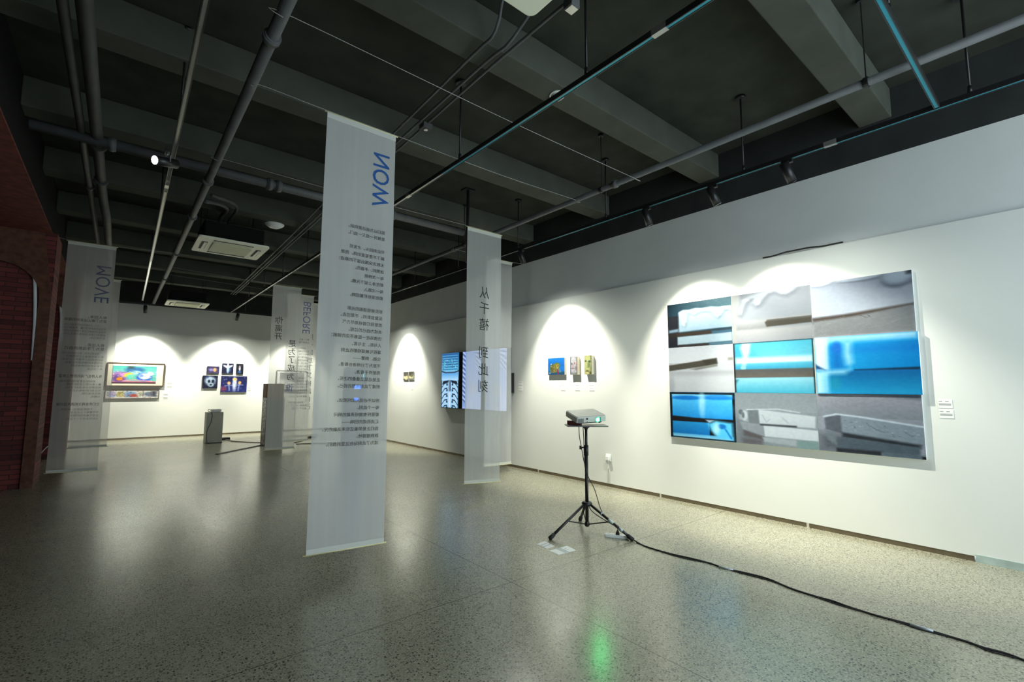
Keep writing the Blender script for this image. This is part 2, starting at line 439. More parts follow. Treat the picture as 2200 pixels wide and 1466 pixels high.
# ================================================================== SETTING
XR, YB, ZC, ZBM = 5.69, 16.80, 4.43, 4.13
Y0, XL = -2.6, -2.8
struct(G().box((XL, Y0, -0.2), (XR + 0.3, YB + 0.3, 0)).build('floor', 'floor', origin=(0, 0, 0)))
struct(G().box((XL, Y0, ZC), (XR + 0.3, YB + 0.3, ZC + 0.2)).build('ceiling', 'ceil', origin=(0, 0, 0)))
n = 0
for k in range(9):
    yc = 1.18 + 1.755 * k; n += 1
    struct(G().box((-0.89, yc - 0.135, ZBM), (XR + 0.04, yc + 0.135, ZC)).build('trim_%d' % n, 'beam', bevel=0.01), 'dark concrete ceiling beam')
struct(G().box((XR, Y0, 0.045), (XR + 0.3, YB + 0.3, 2.95)).build('wall_right', 'wall', origin=(0, 0, 0)))
struct(G().box((XR + 0.04, Y0, 2.95), (XR + 0.3, YB + 0.3, 3.76)).build('wall_right_upper', 'wall_up_shaded', origin=(0, 0, 0)))
struct(G().box((XR + 0.04, Y0, 3.76), (XR + 0.3, YB + 0.3, ZC)).build('wall_right_top', 'black_wall', origin=(0, 0, 0)))
struct(G().box((XL, YB, 0.045), (XR, YB + 0.3, 2.93)).build('wall_back', 'wall', origin=(0, 0, 0)))
struct(G().box((XL, YB + 0.04, 2.93), (XR + 0.04, YB + 0.3, 3.74)).build('wall_back_upper', 'wall_up_shaded', origin=(0, 0, 0)))
struct(G().box((XL, YB + 0.04, 3.74), (XR + 0.04, YB + 0.3, ZC)).build('wall_back_top', 'black_wall', origin=(0, 0, 0)))
struct(G().box((XL - 0.2, Y0, 0), (XL, YB + 0.3, ZC)).build('wall_left', 'soffit', origin=(0, 0, 0)))
struct(G().box((XL, Y0, 3.72), (-0.89, YB, ZC)).build('trim_10', 'soffit'), 'black soffit along the left wall')
struct(G().box((XL, 4.0, 3.70), (-0.885, YB, 3.722)).build('trim_11', 'red_plaster'), 'dark red underside of the soffit over the brick piers')
struct(G().box((XL, Y0 - 0.2, 0), (0.9, Y0, ZC)).build('wall_front_blocker', 'soffit', origin=(0, 0, 0)), 'unseen dark wall added behind the viewer to keep the left side dim')  # unseen, added to block the opening's light from the left side
# skirting
sk = struct(G().box((XR + 0.004, 0.72, 0), (XR + 0.02, YB, 0.045)).build('baseboard_right', 'skirt'))
for y in (1.985, 3.75, 6.15):
    G().box((XR + 0.001, y - 0.012, 0), (XR + 0.003, y + 0.012, 0.045)).build('joint_cover', 'skirt_joint', sk)
struct(G().box((XR - 0.006, Y0, 0), (XR + 0.02, 0.71, 0.062)).build('baseboard_right', 'skirt_pale'))
struct(G().box((XL, YB + 0.004, 0), (XR, YB + 0.02, 0.045)).build('baseboard_back', 'skirt'))

# brick piers of the left arcade, with arched plaster surrounds
def pier(y0, x1, top=3.72):
    p = G().box((XL, y0 + 0.06, 0), (x1, y0 + 0.75, top)).build('brick_pier', 'brick', origin=(0, 0, 0))
    struct(p, 'dark red brick pier with an arched plaster surround')
    ax0, ax1, spring = x1 - 1.05, x1 - 0.13, 2.75
    cx, r = (ax0 + ax1) / 2, (ax1 - ax0) / 2
    g = G(); front, back = y0, y0 + 0.06
    arc = [(cx + r * math.cos(math.radians(a)), spring + r * math.sin(math.radians(a))) for a in range(0, 181, 12)]
    inner = [(ax1, 0)] + arc + [(ax0, 0)]
    outer = [(x1, 0), (x1, spring)] + [(min(x1, max(ax0 - 0.6, q[0] * 1.0)), top) for q in arc[1:-1]] + [(ax0 - 0.6, spring), (ax0 - 0.6, 0)]
    k = len(inner); vs = []
    for q in (inner, outer):
        for yy in (front, back): vs += [(a, yy, b) for a, b in q]
    fs = []
    for i in range(k - 1):
        fs += [(i, i + 1, 2 * k + i + 1, 2 * k + i), (i, k + i, k + i + 1, i + 1), (2 * k + i, 2 * k + i + 1, 3 * k + i + 1, 3 * k + i)]
    g.add(vs, fs).build('plaster_surround', 'plaster', p)
    return p
pier(9.66, -0.83)
pier(13.38, -0.74)
# ================================================================== PIPES AND CABLES UNDER THE CEILING
def pipe(name, label, cat, pts, r, m, joints=(), group=None, n=14):
    loc = pts[0]
    t = thing(name, label, cat, loc, group)
    G().tube(pts, r, n).build('pipe_run', m, t, smooth=True)
    for j, d in joints:
        j, d = Vector(j), Vector(d).normalized()
        G().cyl(j - d * 0.035, j + d * 0.035, r * 1.28, n=n).cyl(j - d * 0.02, j + d * 0.02, r * 1.42, n=n).build('coupling', m, t, smooth=True)
    return t
YY = (0, 1, 0)
p1 = pipe('ceiling_pipe', 'grey pipe running under the beams left of the NOW banner, its strings tied to it', 'pipe',
          [(0.64, Y0, 3.75), (0.64, 16.7, 3.75)], 0.04, 'pipe', [((0.64, y, 3.75), YY) for y in (3.28, 6.15, 7.6, 9.9, 12.4)])
p2 = pipe('ceiling_pipe', 'grey pipe running under the beams along the white right wall', 'pipe',
          [(4.2, Y0, 3.75), (4.2, 16.7, 3.75)], 0.031, 'pipe', [((4.2, y, 3.75), YY) for y in (3.25, 6.6, 9.9)])
for y in (0.9, 3.45, 6.3, 9.2):
    G().cyl((4.2, y, 3.77), (4.2, y, ZC - 0.02), 0.005, n=8).cyl((4.2, y, ZC - 0.03), (4.2, y, ZC), 0.03, n=10).build('hanger_rod', 'black', p2)
    G().cyl((4.2, y - 0.015, 3.75), (4.2, y + 0.015, 3.75), 0.040, n=14).build('pipe_clamp', 'black', p2)
pipe('ceiling_pipe', 'thick grey pipe crossing the ceiling behind the NOW banner', 'pipe',
     [(-0.8, 6.22, 3.92), (4.12, 6.22, 3.92)], 0.052, 'pipe', [((x, 6.22, 3.92), (1, 0, 0)) for x in (1.28, 1.38, -0.2, 2.9)])
pipe('ceiling_pipe', 'thicker right-hand pipe darkened for shade at the top left ceiling corner', 'pipe',
     smooth_path([(-0.33, Y0, 3.95), (-0.33, 3, 3.95), (-0.31, 7.6, 3.95), (-0.29, 8.5, 3.9), (-0.27, 9.2, 3.86), (-0.27, 12.5, 3.86)]), 0.05, 'pipe_dark',
     [((-0.31, 6.4, 3.95), YY), ((-0.31, 7.5, 3.95), YY)])
pipe('ceiling_pipe', 'thinner left-hand pipe darkened for shade at the top left ceiling corner', 'pipe',
     [(-0.46, Y0, 3.97), (-0.44, 5.0, 3.97), (-0.42, 12.5, 3.97)], 0.033, 'pipe_dark', [((-0.43, 7.9, 3.97), YY)])
conduits = [
    ('thin conduit bending towards the ivory ceiling unit, left of two others', [(1.92, 1.2, 4.39), (1.93, 2.3, 4.33), (2.0, 2.62, 4.1), (2.02, 2.95, 4.10), (2.06, 4.4, 4.10), (2.10, 6, 4.1), (2.2, 9, 4.10), (2.36, 15.6, 4.10)]),
    ('thin conduit under the beams, middle one of the three beside the central track', [(2.17, 1.7, 4.39), (2.17, 2.1, 4.36), (2.15, 2.6, 4.1), (2.15, 3.0, 4.10), (2.17, 4.4, 4.1), (2.2, 6, 4.1), (2.28, 9, 4.1), (2.42, 15.6, 4.1)]),
    ('thin conduit carrying the small junction box, nearest to the central track', [(2.23, Y0, 4.10), (2.22, 1.7, 4.10), (2.22, 2.6, 4.10), (2.22, 3.1, 4.10), (2.25, 4.6, 4.10), (2.27, 6, 4.1), (2.33, 9, 4.1), (2.48, 15.6, 4.1)])]
for lb, pts in conduits:
    t = thing('conduit', lb, 'conduit', pts[0], 'conduits under the ceiling beams')
    G().tube(smooth_path(pts, 4), 0.012, 8).build('conduit_run', 'pipe', t, smooth=True)
t = thing('junction_box', 'small grey junction box on the conduit near the top edge', 'junction box', (2.22, 2.06, 4.02))
G().box((2.18, 2.02, 4.02), (2.26, 2.10, 4.087)).build('box_body', 'pipe', t, bevel=0.004)
G().box((2.188, 2.028, 4.014), (2.252, 2.092, 4.02)).build('cover', 'steel', t)
t = thing('cable_joint_box', 'tiny dark cable box on the conduits above the NOW banner', 'junction box', onz(915, 272, 4.08))
q = onz(915, 272, 4.08)
G().box((q[0] - .05, q[1] - .05, 4.05), (q[0] + .05, q[1] + .05, 4.1)).build('box_body', 'pipe_dark', t, bevel=.004)
G().cyl((q[0], q[1], 4.04), (q[0], q[1], 4.05), 0.02).build('cover', 'steel', t)
# hoses by the first ceiling unit
hs = thing('hose_pair', 'pair of dark curved hoses hanging above the larger ceiling air conditioner', 'hose', (0.9, 7.4, 3.8))
G().tube(smooth_path([(0.70, 7.0, 3.80), (0.92, 7.3, 3.9), (1.08, 7.9, 4.04), (1.08, 8.45, 4.08), (1.08, 8.6, 3.975)]), 0.028, 10).build('hose', 'pipe_dark', hs, smooth=True)
G().tube(smooth_path([(0.76, 6.9, 3.86), (1.05, 7.25, 3.94), (1.2, 7.9, 4.06), (1.2, 8.5, 4.06), (1.2, 8.65, 3.975)]), 0.022, 10).build('hose', 'pipe_dark', hs, smooth=True)

# ================================================================== TRACKS
ZT = 3.60
def track(label, a, b, insert, rods=(), joiners=(), group='black lighting tracks'):
    a, b = Vector(a), Vector(b); d = (b - a).normalized(); s = Vector((-d.y, d.x, 0))
    t = thing('lighting_track', label, 'lighting track', tuple(a), group)
    def bar(w0, w1, z0, z1, name, m, p0=a, p1=b):
        vs = []
        for p in (p0, p1):
            for w, z in ((w0, z0), (w1, z0), (w1, z1), (w0, z1)): vs.append(p + s * w + Vector((0, 0, z)))
        G().add(vs, [(0, 1, 2, 3), (7, 6, 5, 4), (0, 4, 5, 1), (1, 5, 6, 2), (2, 6, 7, 3), (3, 7, 4, 0)]).build(name, m, t)
    bar(-0.018, 0.018, 0.004, 0.036, 'rail', 'black'); bar(-0.018, -0.011, -0.004, 0.004, 'lip', 'black'); bar(0.011, 0.018, -0.004, 0.004, 'lip', 'black')
    L = (b - a).length
    for x0, x1, m in insert:
        bar(-0.0105, 0.0105, -0.001, 0.004, 'slot_insert', m, a + d * x0, a + d * min(x1, L))
    for x in joiners:
        bar(-0.019, 0.019, -0.0055, 0.037, 'joiner', 'grey_insert', a + d * (x - .05), a + d * (x + .05))
    for x in rods:
        p = a + d * x
        G().cyl(p + Vector((0, 0, .036)), (p.x, p.y, ZC), 0.009, n=8).cyl(p + Vector((0, 0, .036)), p + Vector((0, 0, .09)), 0.014, n=8).build('suspension_rod', 'black', t, smooth=True)
        G().cyl((p.x, p.y, ZC - .03), (p.x, p.y, ZC), 0.05, n=16).build('ceiling_rose', 'black', t, smooth=True)
    return t
track('long central black track with a teal slot, right of the NOW banner', (2.39, Y0, ZT), (2.42, 15.8, ZT),
      [(0, 4.05, 'teal'), (4.15, 6.6, 'teal'), (6.6, 18.4, 'grey_insert')], [2.6 + y for y in (0.45, 2.09, 3.7, 5.3, 6.9, 8.5, 10.1, 11.7, 13.3)], [4.1, 7.35], None)
track('long black track with a teal slot hung beside the white right wall', (4.72, Y0, ZT), (4.76, 15.8, ZT),
      [(0, 7.8, 'teal'), (7.8, 18.4, 'grey_insert')], [2.6 + y for y in (0.4, 2.06, 3.82, 5.58, 7.3, 9.0, 10.7, 12.4, 14.1)], [3.9], None)
track('short black track with teal slots crossing at the top right corner', (2.43, 0.585, ZT), (4.70, 0.585, ZT), [(0, 2.27, 'teal')], [0.9], [], None)
track('long left track with a slot coloured like the reflected wall, carrying the lit spotlight', (0.19, Y0, ZT), (0.36, 15.1, ZT),
      [(0, 7.6, 'grey_insert'), (7.6, 8.6, 'pipe'), (9.0, 12.8, 'reflection_insert'), (12.8, 17.7, 'grey_insert')], [2.6 + y for y in (1.6, 4.6, 7.6, 10.6)], [8.8], None)
track('black track along the far back wall', (-0.6, 15.82, ZT), (5.5, 15.82, ZT), [(0, 6.1, 'grey_insert')], [1.5, 3.4, 5.2], [], None)

# ------------------------------------------------------------------ spotlights on the tracks
def spotlight(pos, aim, label, watts=None, half=32.0, lit=False, group='track spotlights', col=WARM, blend=0.6, spill=0.0):
    pos = Vector(pos); d = (Vector(aim) - pos).normalized()
    t = thing('track_spotlight', label, 'spotlight', tuple(pos), group)
    G().box(pos + Vector((-.02, -.05, -.035)), pos + Vector((.02, .05, -.002))).build('adapter', 'black', t, bevel=.004)
    c = pos + Vector((0, 0, -0.115))
    h = Vector((d.x, d.y, 0)); h = h.normalized() if h.length > 1e-4 else Vector((1, 0, 0))
    s = Vector((-h.y, h.x, 0))
    g = G().cyl(pos + Vector((0, 0, -.035)), pos + Vector((0, 0, -.06)), .009, n=8)
    g.tube([pos + Vector((0, 0, -.058)), pos + Vector((0, 0, -.058)) + s * .044, c + s * .046], .005, 6).build('bracket', 'steel', t)
    a, b = c - d * .095, c + d * .105
    G().cyl(a, b, .042, n=24).build('barrel', 'black', t, smooth=True)
    G().cyl(b, b + d * .003, .044, n=24).build('rim', 'black_gloss', t, smooth=True)
    G().cyl(b + d * .003, b + d * .0045, .037, n=24).build('lens', 'spot_lens' if lit else 'clear_plastic', t)
    if watts:
        li = bpy.data.lights.new('spot_beam', 'SPOT'); li.energy = watts; li.color = col
        li.spot_size = math.radians(2 * half); li.spot_blend = blend; li.shadow_soft_size = 0.02
        lo = bpy.data.objects.new('spot_beam', li); COL.objects.link(lo); lo.parent = t
        lo.location = b + d * .012 - pos
        lo.rotation_euler = d.to_track_quat('-Z', 'Y').to_euler()
    if spill:
        li = bpy.data.lights.new('spot_spill_fill', 'SPOT'); li.energy = spill; li.color = (0.96, 1.0, 0.90)  # added fill lamp, aimed down to brighten floor and lower wall
        li.spot_size = math.radians(146); li.spot_blend = 1.0; li.shadow_soft_size = 0.03
        lo = bpy.data.objects.new('spot_spill_fill', li); COL.objects.link(lo); lo.parent = t
        lo.location = b + d * .014 - pos; lo.rotation_euler = Vector((d.x * .12, d.y * .12, -1)).to_track_quat('-Z', 'Y').to_euler()
    return t
def wall_spot(y, ypk, label, w=1.0, half=36.0, z=1.45, sp=1.0):
    spotlight((4.735, y, ZT), (XR, ypk, z), label, SPOT_W * w, half, spill=SPILL_W * sp)
wall_spot(1.66, 1.35, 'black track spotlight nearest the top right, hanging almost straight down', 0.0, 30, 2.0)
wall_spot(2.39, 1.86, 'black track spotlight above the middle of the nine prints, second from the right', 1.0)
wall_spot(3.21, 2.98, 'black track spotlight above the left edge of the nine prints', 1.0)
wall_spot(5.50, 5.36, 'black track spotlight seen just right of the hanging text banner pair', 1.0, sp=1.9)
wall_spot(11.1, 11.0, 'black track spotlight far along the right wall, over the pair of tiny photographs', 1.0, sp=2.2)
def back_spot(x, xpk, label, w=1.0, half=38.0):
    spotlight((x, 15.80, ZT), (xpk, YB, 1.45), label, SPOT_W * w, half, spill=SPILL_W * 1.5)
back_spot(0.45, 0.52, 'black track spotlight at the back wall above the wide framed painting', 1.0)
back_spot(2.60, 2.44, 'black track spotlight at the back wall above the five dark pictures', 1.0)
back_spot(4.35, 4.45, 'black track spotlight at the back wall above the grey framed picture', 0.9)
spotlight((0.215, 5.22, ZT), (-1.6, 4.0, 3.0), 'black spotlight on the left track with its glowing lens turned to the left', 6.0, 25, True)

# ================================================================== CEILING FITTINGS
def cassette(label, x0, y0, w, z):
    t = thing('air_conditioner', label, 'air conditioner', (x0 + w / 2, y0 + w / 2, z), 'ceiling air conditioners')
    x1, y1 = x0 + w, y0 + w
    G().rbox((x0 + .07, y0 + .07, z + .045), (x1 - .07, y1 - .07, z + .3), .03).build('casing', 'soffit', t)
    G().rbox((x0, y0, z + .012), (x1, y1, z + .045), .05, 6).build('panel', 'ac', t, bevel=.006)
    k = w * .22
    G().rbox((x0 + k, y0 + k, z - .003), (x1 - k, y1 - k, z + .012), .03).build('intake_grille', 'ac_grille', t, bevel=.003)
    for lo, hi in (((x0 + k, y0 + .085), (x1 - k, y0 + .13)), ((x0 + k, y1 - .13), (x1 - k, y1 - .085)),
                   ((x0 + .075, y0 + k + .03), (x0 + .15, y1 - k - .03)), ((x1 - .15, y0 + k + .03), (x1 - .075, y1 - k - .03))):
        v = G().rbox((lo[0], lo[1], z + .008), (hi[0], hi[1], z + .014), .015).build('air_outlet', 'ac_dark', t)
        if hi[0] - lo[0] < 0.2:
            G().box((lo[0] + .03, lo[1] + .02, z + .002), (hi[0] - .008, hi[1] - .02, z + .006)).build('flap', 'ac', v)
        else:
            G().box((lo[0] + .02, lo[1] + .018, z + .002), (hi[0] - .02, hi[1] - .004, z + .006)).build('flap', 'ac', v)
    for ex in (x0 + .1, x1 - .1):
        for ey in (y0 + .1, y1 - .1):
            G().cyl((ex, ey, z + .3), (ex, ey, ZC), .006, n=6).build('hanger_rod', 'black', t)
    return t
cassette('larger ivory ceiling air conditioner hanging left of the NOW banner', 0.79, 8.27, 0.97, 3.66)
cassette('smaller looking ivory ceiling air conditioner far off against the back wall', 0.80, 14.05, 0.88, 3.50)
cassette('white ceiling unit with only its rounded corner showing at the top edge', 0.83, 1.03, 0.95, 3.65)
c = onz(1197, 204, ZBM)
t = thing('smoke_detector', 'round white smoke detector on a beam beside the central track', 'smoke detector', c)
G().lathe((c[0], c[1], ZBM - .045), [(.02, 0), (.045, .006), (.058, .03), (.058, .045)]).build('housing', 'clear_plastic', t, smooth=True)
G().lathe((c[0], c[1], ZBM - .012), [(.07, 0), (.072, .012)]).build('base', 'dome', t, smooth=True)
c = onz(590, 482, ZBM)
t = thing('dome_light', 'white unlit dome lamp on a beam above the larger ceiling unit', 'ceiling lamp', c)
G().lathe((c[0], c[1], ZBM - .07), [(.02, 0), (.08, .012), (.125, .04), (.14, .06)]).build('diffuser', 'dome', t, smooth=True)
G().lathe((c[0], c[1], ZBM - .012), [(.145, 0), (.145, .012)]).build('base', 'dome', t, smooth=True)
t = thing('support_rod', 'thick black ceiling rod standing behind the top of the banner with the big black characters', 'rod', (3.9, 5.77, 3.3))
G().cyl((3.9, 5.77, 3.3), (3.9, 5.77, ZC), .022, n=10).build('rod', 'black', t, smooth=True)
G().box((3.82, 5.70, ZC - .02), (3.98, 5.84, ZC)).build('ceiling_plate', 'black', t)

# ================================================================== STRINGS
def string(label, pts):
    o = G().tube(smooth_path(pts, 5), 0.0022, 5).build('hanging_string', 'wire')
    tag(o, label, 'string', 'strings tied across the ceiling pipes')
def loop(x, y, r):
    return [(x + r * math.cos(a), y, 3.75 + r * math.sin(a)) for a in np.linspace(-math.pi, math.pi * .45, 12)]
string('pale string with no banner, stretched across the ceiling in front of the NOW banner', [(0.60, 2.98, 3.745), (0.64, 2.99, 3.708), (0.70, 2.99, 3.74), (2.4, 2.98, 3.71), (4.15, 2.98, 3.72), (4.2, 2.98, 3.716), (4.235, 2.98, 3.75)])
string('pale string the NOW banner hangs from', [(0.60, 3.86, 3.745), (0.64, 3.86, 3.708), (0.70, 3.86, 3.74), (1.17, 3.83, 3.715), (1.79, 3.82, 3.71), (3.0, 3.82, 3.70), (4.16, 3.83, 3.735), (4.2, 3.83, 3.714), (4.235, 3.83, 3.75)])
string('pale string the banner with the big black characters hangs from', [(0.60, 5.42, 3.745), (0.64, 5.42, 3.708), (0.70, 5.42, 3.74), (2.2, 5.41, 3.71), (3.64, 5.40, 3.712), (4.25, 5.40, 3.715)])
string('pale string behind, tied from the wall pipe to the wall', [(4.16, 6.50, 3.75), (4.2, 6.50, 3.716), (4.75, 6.50, 3.712), (5.4, 6.50, 3.712), (XR + .04, 6.5, 3.74)])
string('pale string the MOVE banner hangs from', [(-0.88, 9.96, 3.74), (-0.72, 9.96, 3.712), (-0.15, 9.95, 3.712), (0.64, 9.95, 3.75)])
string('pale string the blank banner behind MOVE hangs from', [(-0.88, 13.05, 3.74), (-0.66, 13.05, 3.712), (-0.08, 13.05, 3.712), (0.64, 13.05, 3.75)])
string('pale string across the far ceiling over the two column banner', [(0.64, 11.38, 3.79), (2.52, 11.38, 3.712), (3.13, 11.38, 3.712), (4.2, 11.38, 3.72)])
string('pale string across the far ceiling over the BEFORE banner', [(0.64, 12.18, 3.79), (3.05, 12.18, 3.712), (3.65, 12.18, 3.712), (4.2, 12.18, 3.72)])
string('pale string across the far ceiling over the banner half hidden by NOW', [(0.64, 13.2, 3.79), (3.6, 13.2, 3.712), (4.22, 13.2, 3.712)])

# ================================================================== BANNERS (we see their backs, so their writing is mirrored)
def banner(label, x0, x1, y, ztop, zbot_l, zbot_r, m, texts=(), tw=0.0, xb=None, tmat='text_black', phase=0.0):
    """x0/x1 left and right edge in the room's x; texts: (name, material, function(u,w)->list of (verts, faces)) in banner metres"""
    W = x1 - x0; xb0, xb1 = xb if xb else (x0, x1)
    t = thing('hanging_banner', label, 'banner', ((x0 + x1) / 2, y, min(zbot_l, zbot_r)), 'hanging cloth banners')
    H = ztop - (zbot_l + zbot_r) / 2
    def P(u, v, off=0.0):
        """u 0..1 left to right, v 0..1 top to bottom"""
        x = (x0 + (x1 - x0) * u) * (1 - v) + (xb0 + (xb1 - xb0) * u) * v
        z = ztop * (1 - v) + (zbot_l + (zbot_r - zbot_l) * u) * v
        w = 0.006 * math.sin(v * 9 + phase + u * 2) * math.sin(math.pi * v) + 0.003 * math.sin(u * 11 + v * 3 + phase) * v * (1 - v) * 4
        return (x, y + tw * (u - .5) * v + w + off, z)
    nu, nv = 12, 60; g = G()
    g.add([P(i / nu, j / nv) for j in range(nv + 1) for i in range(nu + 1)],
          [(j * (nu + 1) + i, (j + 1) * (nu + 1) + i, (j + 1) * (nu + 1) + i + 1, j * (nu + 1) + i + 1) for j in range(nv) for i in range(nu)])
    g.build('fabric', m, t, smooth=True)
    e = 0.02 / W
    a, b = Vector(P(-e, 0)), Vector(P(1 + e, 0))
    G().cyl(a, b, .006, n=8).build('top_rod', 'bamboo', t, smooth=True)
    a, b = Vector(P(-e, 1)), Vector(P(1 + e, 1))
    G().cyl(a, b, .006, n=8).build('bottom_rod', 'bamboo', t, smooth=True)
    for v0, v1 in ((0.0, .014), (.988, 1.0)):
        q = [P(0, v0, -.002), P(1, v0, -.002), P(1, v1, -.002), P(0, v1, -.002)]
        q2 = [P(0, v0, -.004), P(1, v0, -.004), P(1, v1, -.004), P(0, v1, -.004)]
        G().add(q + q2, [(0, 1, 2, 3), (7, 6, 5, 4), (0, 4, 5, 1), (1, 5, 6, 2), (2, 6, 7, 3), (3, 7, 4, 0)]).build('hem', 'hem', t)
    for name, tm, blocks in texts:
        g = G()
        for vs, fs in blocks:
            g.add([P(a, b, -.0035) for a, b, _ in vs], [tuple(reversed(f)) for f in fs])
        g.build(name, tm, t)
    return t, P, W, H

def mirrored_lines(lines, W, H, uright, vstart, vpitch, size, maxw=None):
    """rows of text read from the far side: they start at uright and run towards smaller u; size in metres"""
    out = []
    for i, s in enumerate(lines):
        if not s: continue
        vs, fs = text_verts(s, size)
        if len(vs) == 0: continue
        vs = vs.copy()
        x = vs[:, 0] / W
        if maxw is not None and x.max() > maxw: x *= maxw / x.max()
        z = vs[:, 1] / H
        out.append((np.stack([uright - x, vstart + vpitch * i - z, vs[:, 2] * 0], 1), fs))
    return out
def stanzas(name, tm, lines, W, H, uright, v0, pitch, size, maxw=None):
    out = []; cur = []; start = 0
    for i, s in enumerate(lines + ['']):
        if s: cur.append(s)
        else:
            if cur: out.append((name, tm, mirrored_lines(cur, W, H, uright, v0 + pitch * start, pitch, size, maxw)))
            cur = []; start = i + 1
    return out
def rotated_title(word, u0, u1, v0, v1, bold=0.0):
    """title turned a quarter clockwise (seen from its front): runs down the cloth, letter tops towards u0 here"""
    vs, fs = text_verts(word, 1.0, bold=bold)
    q = fit(vs, v0, 0, v1, 1)          # x -> v
    return [(np.stack([u1 - q[:, 1] * (u1 - u0), q[:, 0], q[:, 0] * 0], 1), fs)]
def column(chars, uc, W, H, vs0, size):
    """characters one under another; vs0: list of v centres"""
    out = []
    for ch, v in zip(chars, vs0):
        vs, fs = text_verts(ch, size)
        a, b = vs.min(0), vs.max(0); c = (a + b) / 2
        out.append((np.stack([uc - (vs[:, 0] - c[0]) / W, v - (vs[:, 1] - c[1]) / H, vs[:, 2] * 0], 1), fs))
    return out

NOW = ['我们以为抵达是向前，', '是推开一扇又一扇门。', '', '可此刻回头，才发现', '脚下不是笔直的路，而是', '无数次突围后留下的痕迹：', '迷惘的、矛盾的。', '每一次挣脱',
       '都在身上留下光痕。', '每一次跌入', '都在深处积蓄回响。', '', '那些被低语般的光影', '反复显影的，不是过去，', '而是我们曾经用尽力气', '去成为自己的过程。',
       '仿佛站在一面看不见的镜前：', '人与影，主与客，', '凝视与被凝视都在此刻', '交融、倒置——', '不是为了分辨谁在看谁，', '而是终于看清，', '正是这层层叠叠的注视，', '织成了此刻完整的自己。', '',
       '所以不必追问如何抵达。', '每一个此刻，', '都是所有曾经勇敢的瞬间', '汇流而成的回响——', '我们正是带着这些未消散的光，', '跌跌撞撞地，', '成为了此刻站在这里的我们。']
W, H = 0.605, 3.52
banner('large near cloth banner with blue NOW title and a mirrored poem', 1.185, 1.79, 3.82, 3.70, 0.19, 0.165, 'cloth',
       [('title_lettering', 'text_blue', rotated_title('NOW', 0.668, 0.915, 0.060, 0.196, 0.008)),
        *[('verse_line', 'text_black', mirrored_lines([l_], W, H, 0.875, 0.263 + 0.01640 * i, 0.0, 0.0340)) for i, l_ in enumerate(NOW) if l_]], xb=(1.17, 1.79))
W, H = 0.60, 3.55
banner('narrow cloth banner with two groups of three big black characters, beside the screens', 3.65, 4.25, 5.40, 3.70, 0.165, 0.13, 'cloth_thin',
       [('character_lettering', 'text_black', column('从千禧', 0.50, W, H, [.255, .318, .383], 0.185)), ('character_lettering', 'text_black', column('到此刻', 0.50, W, H, [.495, .562, .628], 0.185))], phase=1.0)
banner('blank cloth banner hanging behind the one with big black characters', 4.785, 5.37, 6.50, 3.70, 0.14, 0.13, 'cloth_thin', phase=2.0)
MOVE = [('head', ['有人回来，', '是为了确认出发时的模样']), ('body', ['　　一次又一次地离开熟悉的街道与灯火，', '把沿途的风声收进行囊，再慢慢打开。', '所有走过的路都会在某个夜晚发出回响，', '提醒我们曾经怎样用力地生活过，', '走向更远处。']),
        ('head', ['有人出走，', '是为了寻找新的自己']), ('body', ['　　列车穿过平原，窗外的树向后退去，', '影子落在玻璃上又很快散开，', '我们在移动之中重新认识彼此，', '也在陌生的城市里学会等待，', '学会与旧日的声音告别，', '再一次出发。']),
        ('head', ['有人停在广阔的原野上眺望']), ('body', ['　　时间在这里变得很慢很慢，', '像一束光穿过层层的薄雾，', '照见那些没有说出口的话，', '照见我们的来处与去处，', '照见所有沉默，', '与微光。']),
        ('head', ['它们终会再次相遇并且问候']), ('body', ['　　于是移动成为一种语言，', '书写着每个人的名字，', '也书写着共同的明天，', '从此刻走向下一个此刻。'])]
W, H = 0.58, 3.55
mv, v = [], 0.322
for kind, ls in MOVE:
    if kind == 'head':
        v += 0.012; mv.append(('heading_lettering', 'text_black', mirrored_lines(ls, W, H, 0.93, v, 0.0165, 0.052, 0.86))); v += 0.0165 * len(ls) + .004
    else:
        mv.append(('paragraph_lettering', 'text_mid', mirrored_lines(ls, W, H, 0.93, v, 0.0135, 0.037, 0.86))); v += 0.0135 * len(ls) + .008
banner('thin cloth banner with MOVE title and grey paragraphs, in front of the brick piers', -0.73, -0.15, 9.96, 3.70, 0.15, 0.14, 'cloth_shaded',
       [('title_lettering', 'text_slate', rotated_title('MOVE', 0.62, 0.93, 0.095, 0.262)), *mv], phase=.5)
banner('blank thin cloth banner just behind the MOVE banner', -0.67, -0.08, 13.05, 3.70, 0.20, 0.20, 'cloth_shaded', phase=1.7)
W, H = 0.60, 3.62
banner('far cloth banner with two staggered columns of characters, in front of the charcoal cabinet', 2.53, 3.13, 11.38, 3.70, 0.085, 0.085, 'cloth_thin',
       [('character_lettering', 'text_black', column('你离开', 0.26, W, H, [.215, .265, .315], 0.17)), ('character_lettering', 'text_black', column('是为了成为', 0.76, W, H, [.355, .405, .455, .507, .56], 0.17)),
        ('blue_character', 'text_violet', column('谁', 0.72, W, H, [.63], 0.19))], phase=2.6)
BEF = ['我们一直在路上行走', '从未停下脚步', '', '　　曾经的声音落在纸上，', '变成可以触摸的纹理，', '变成灯下的一行小字，', '变成无数个清晨与黄昏，', '变成我们回望时的目光。', '在此之前，所有的等待', '都有了自己的名字，', '所有的名字都被记住，', '被写进漫长的河流里。', '', '　　在此之前，光还没有来，', '我们学会在黑暗里辨认', '彼此的轮廓与呼吸，', '学会把时间折成纸船，', '放进没有尽头的水面，', '让它带着我们的愿望', '慢慢漂向远方的岸。', '', '　　直到此刻，我们抵达，', '又将再一次出发，', '去往下一个清晨。']
W, H = 0.60, 3.55
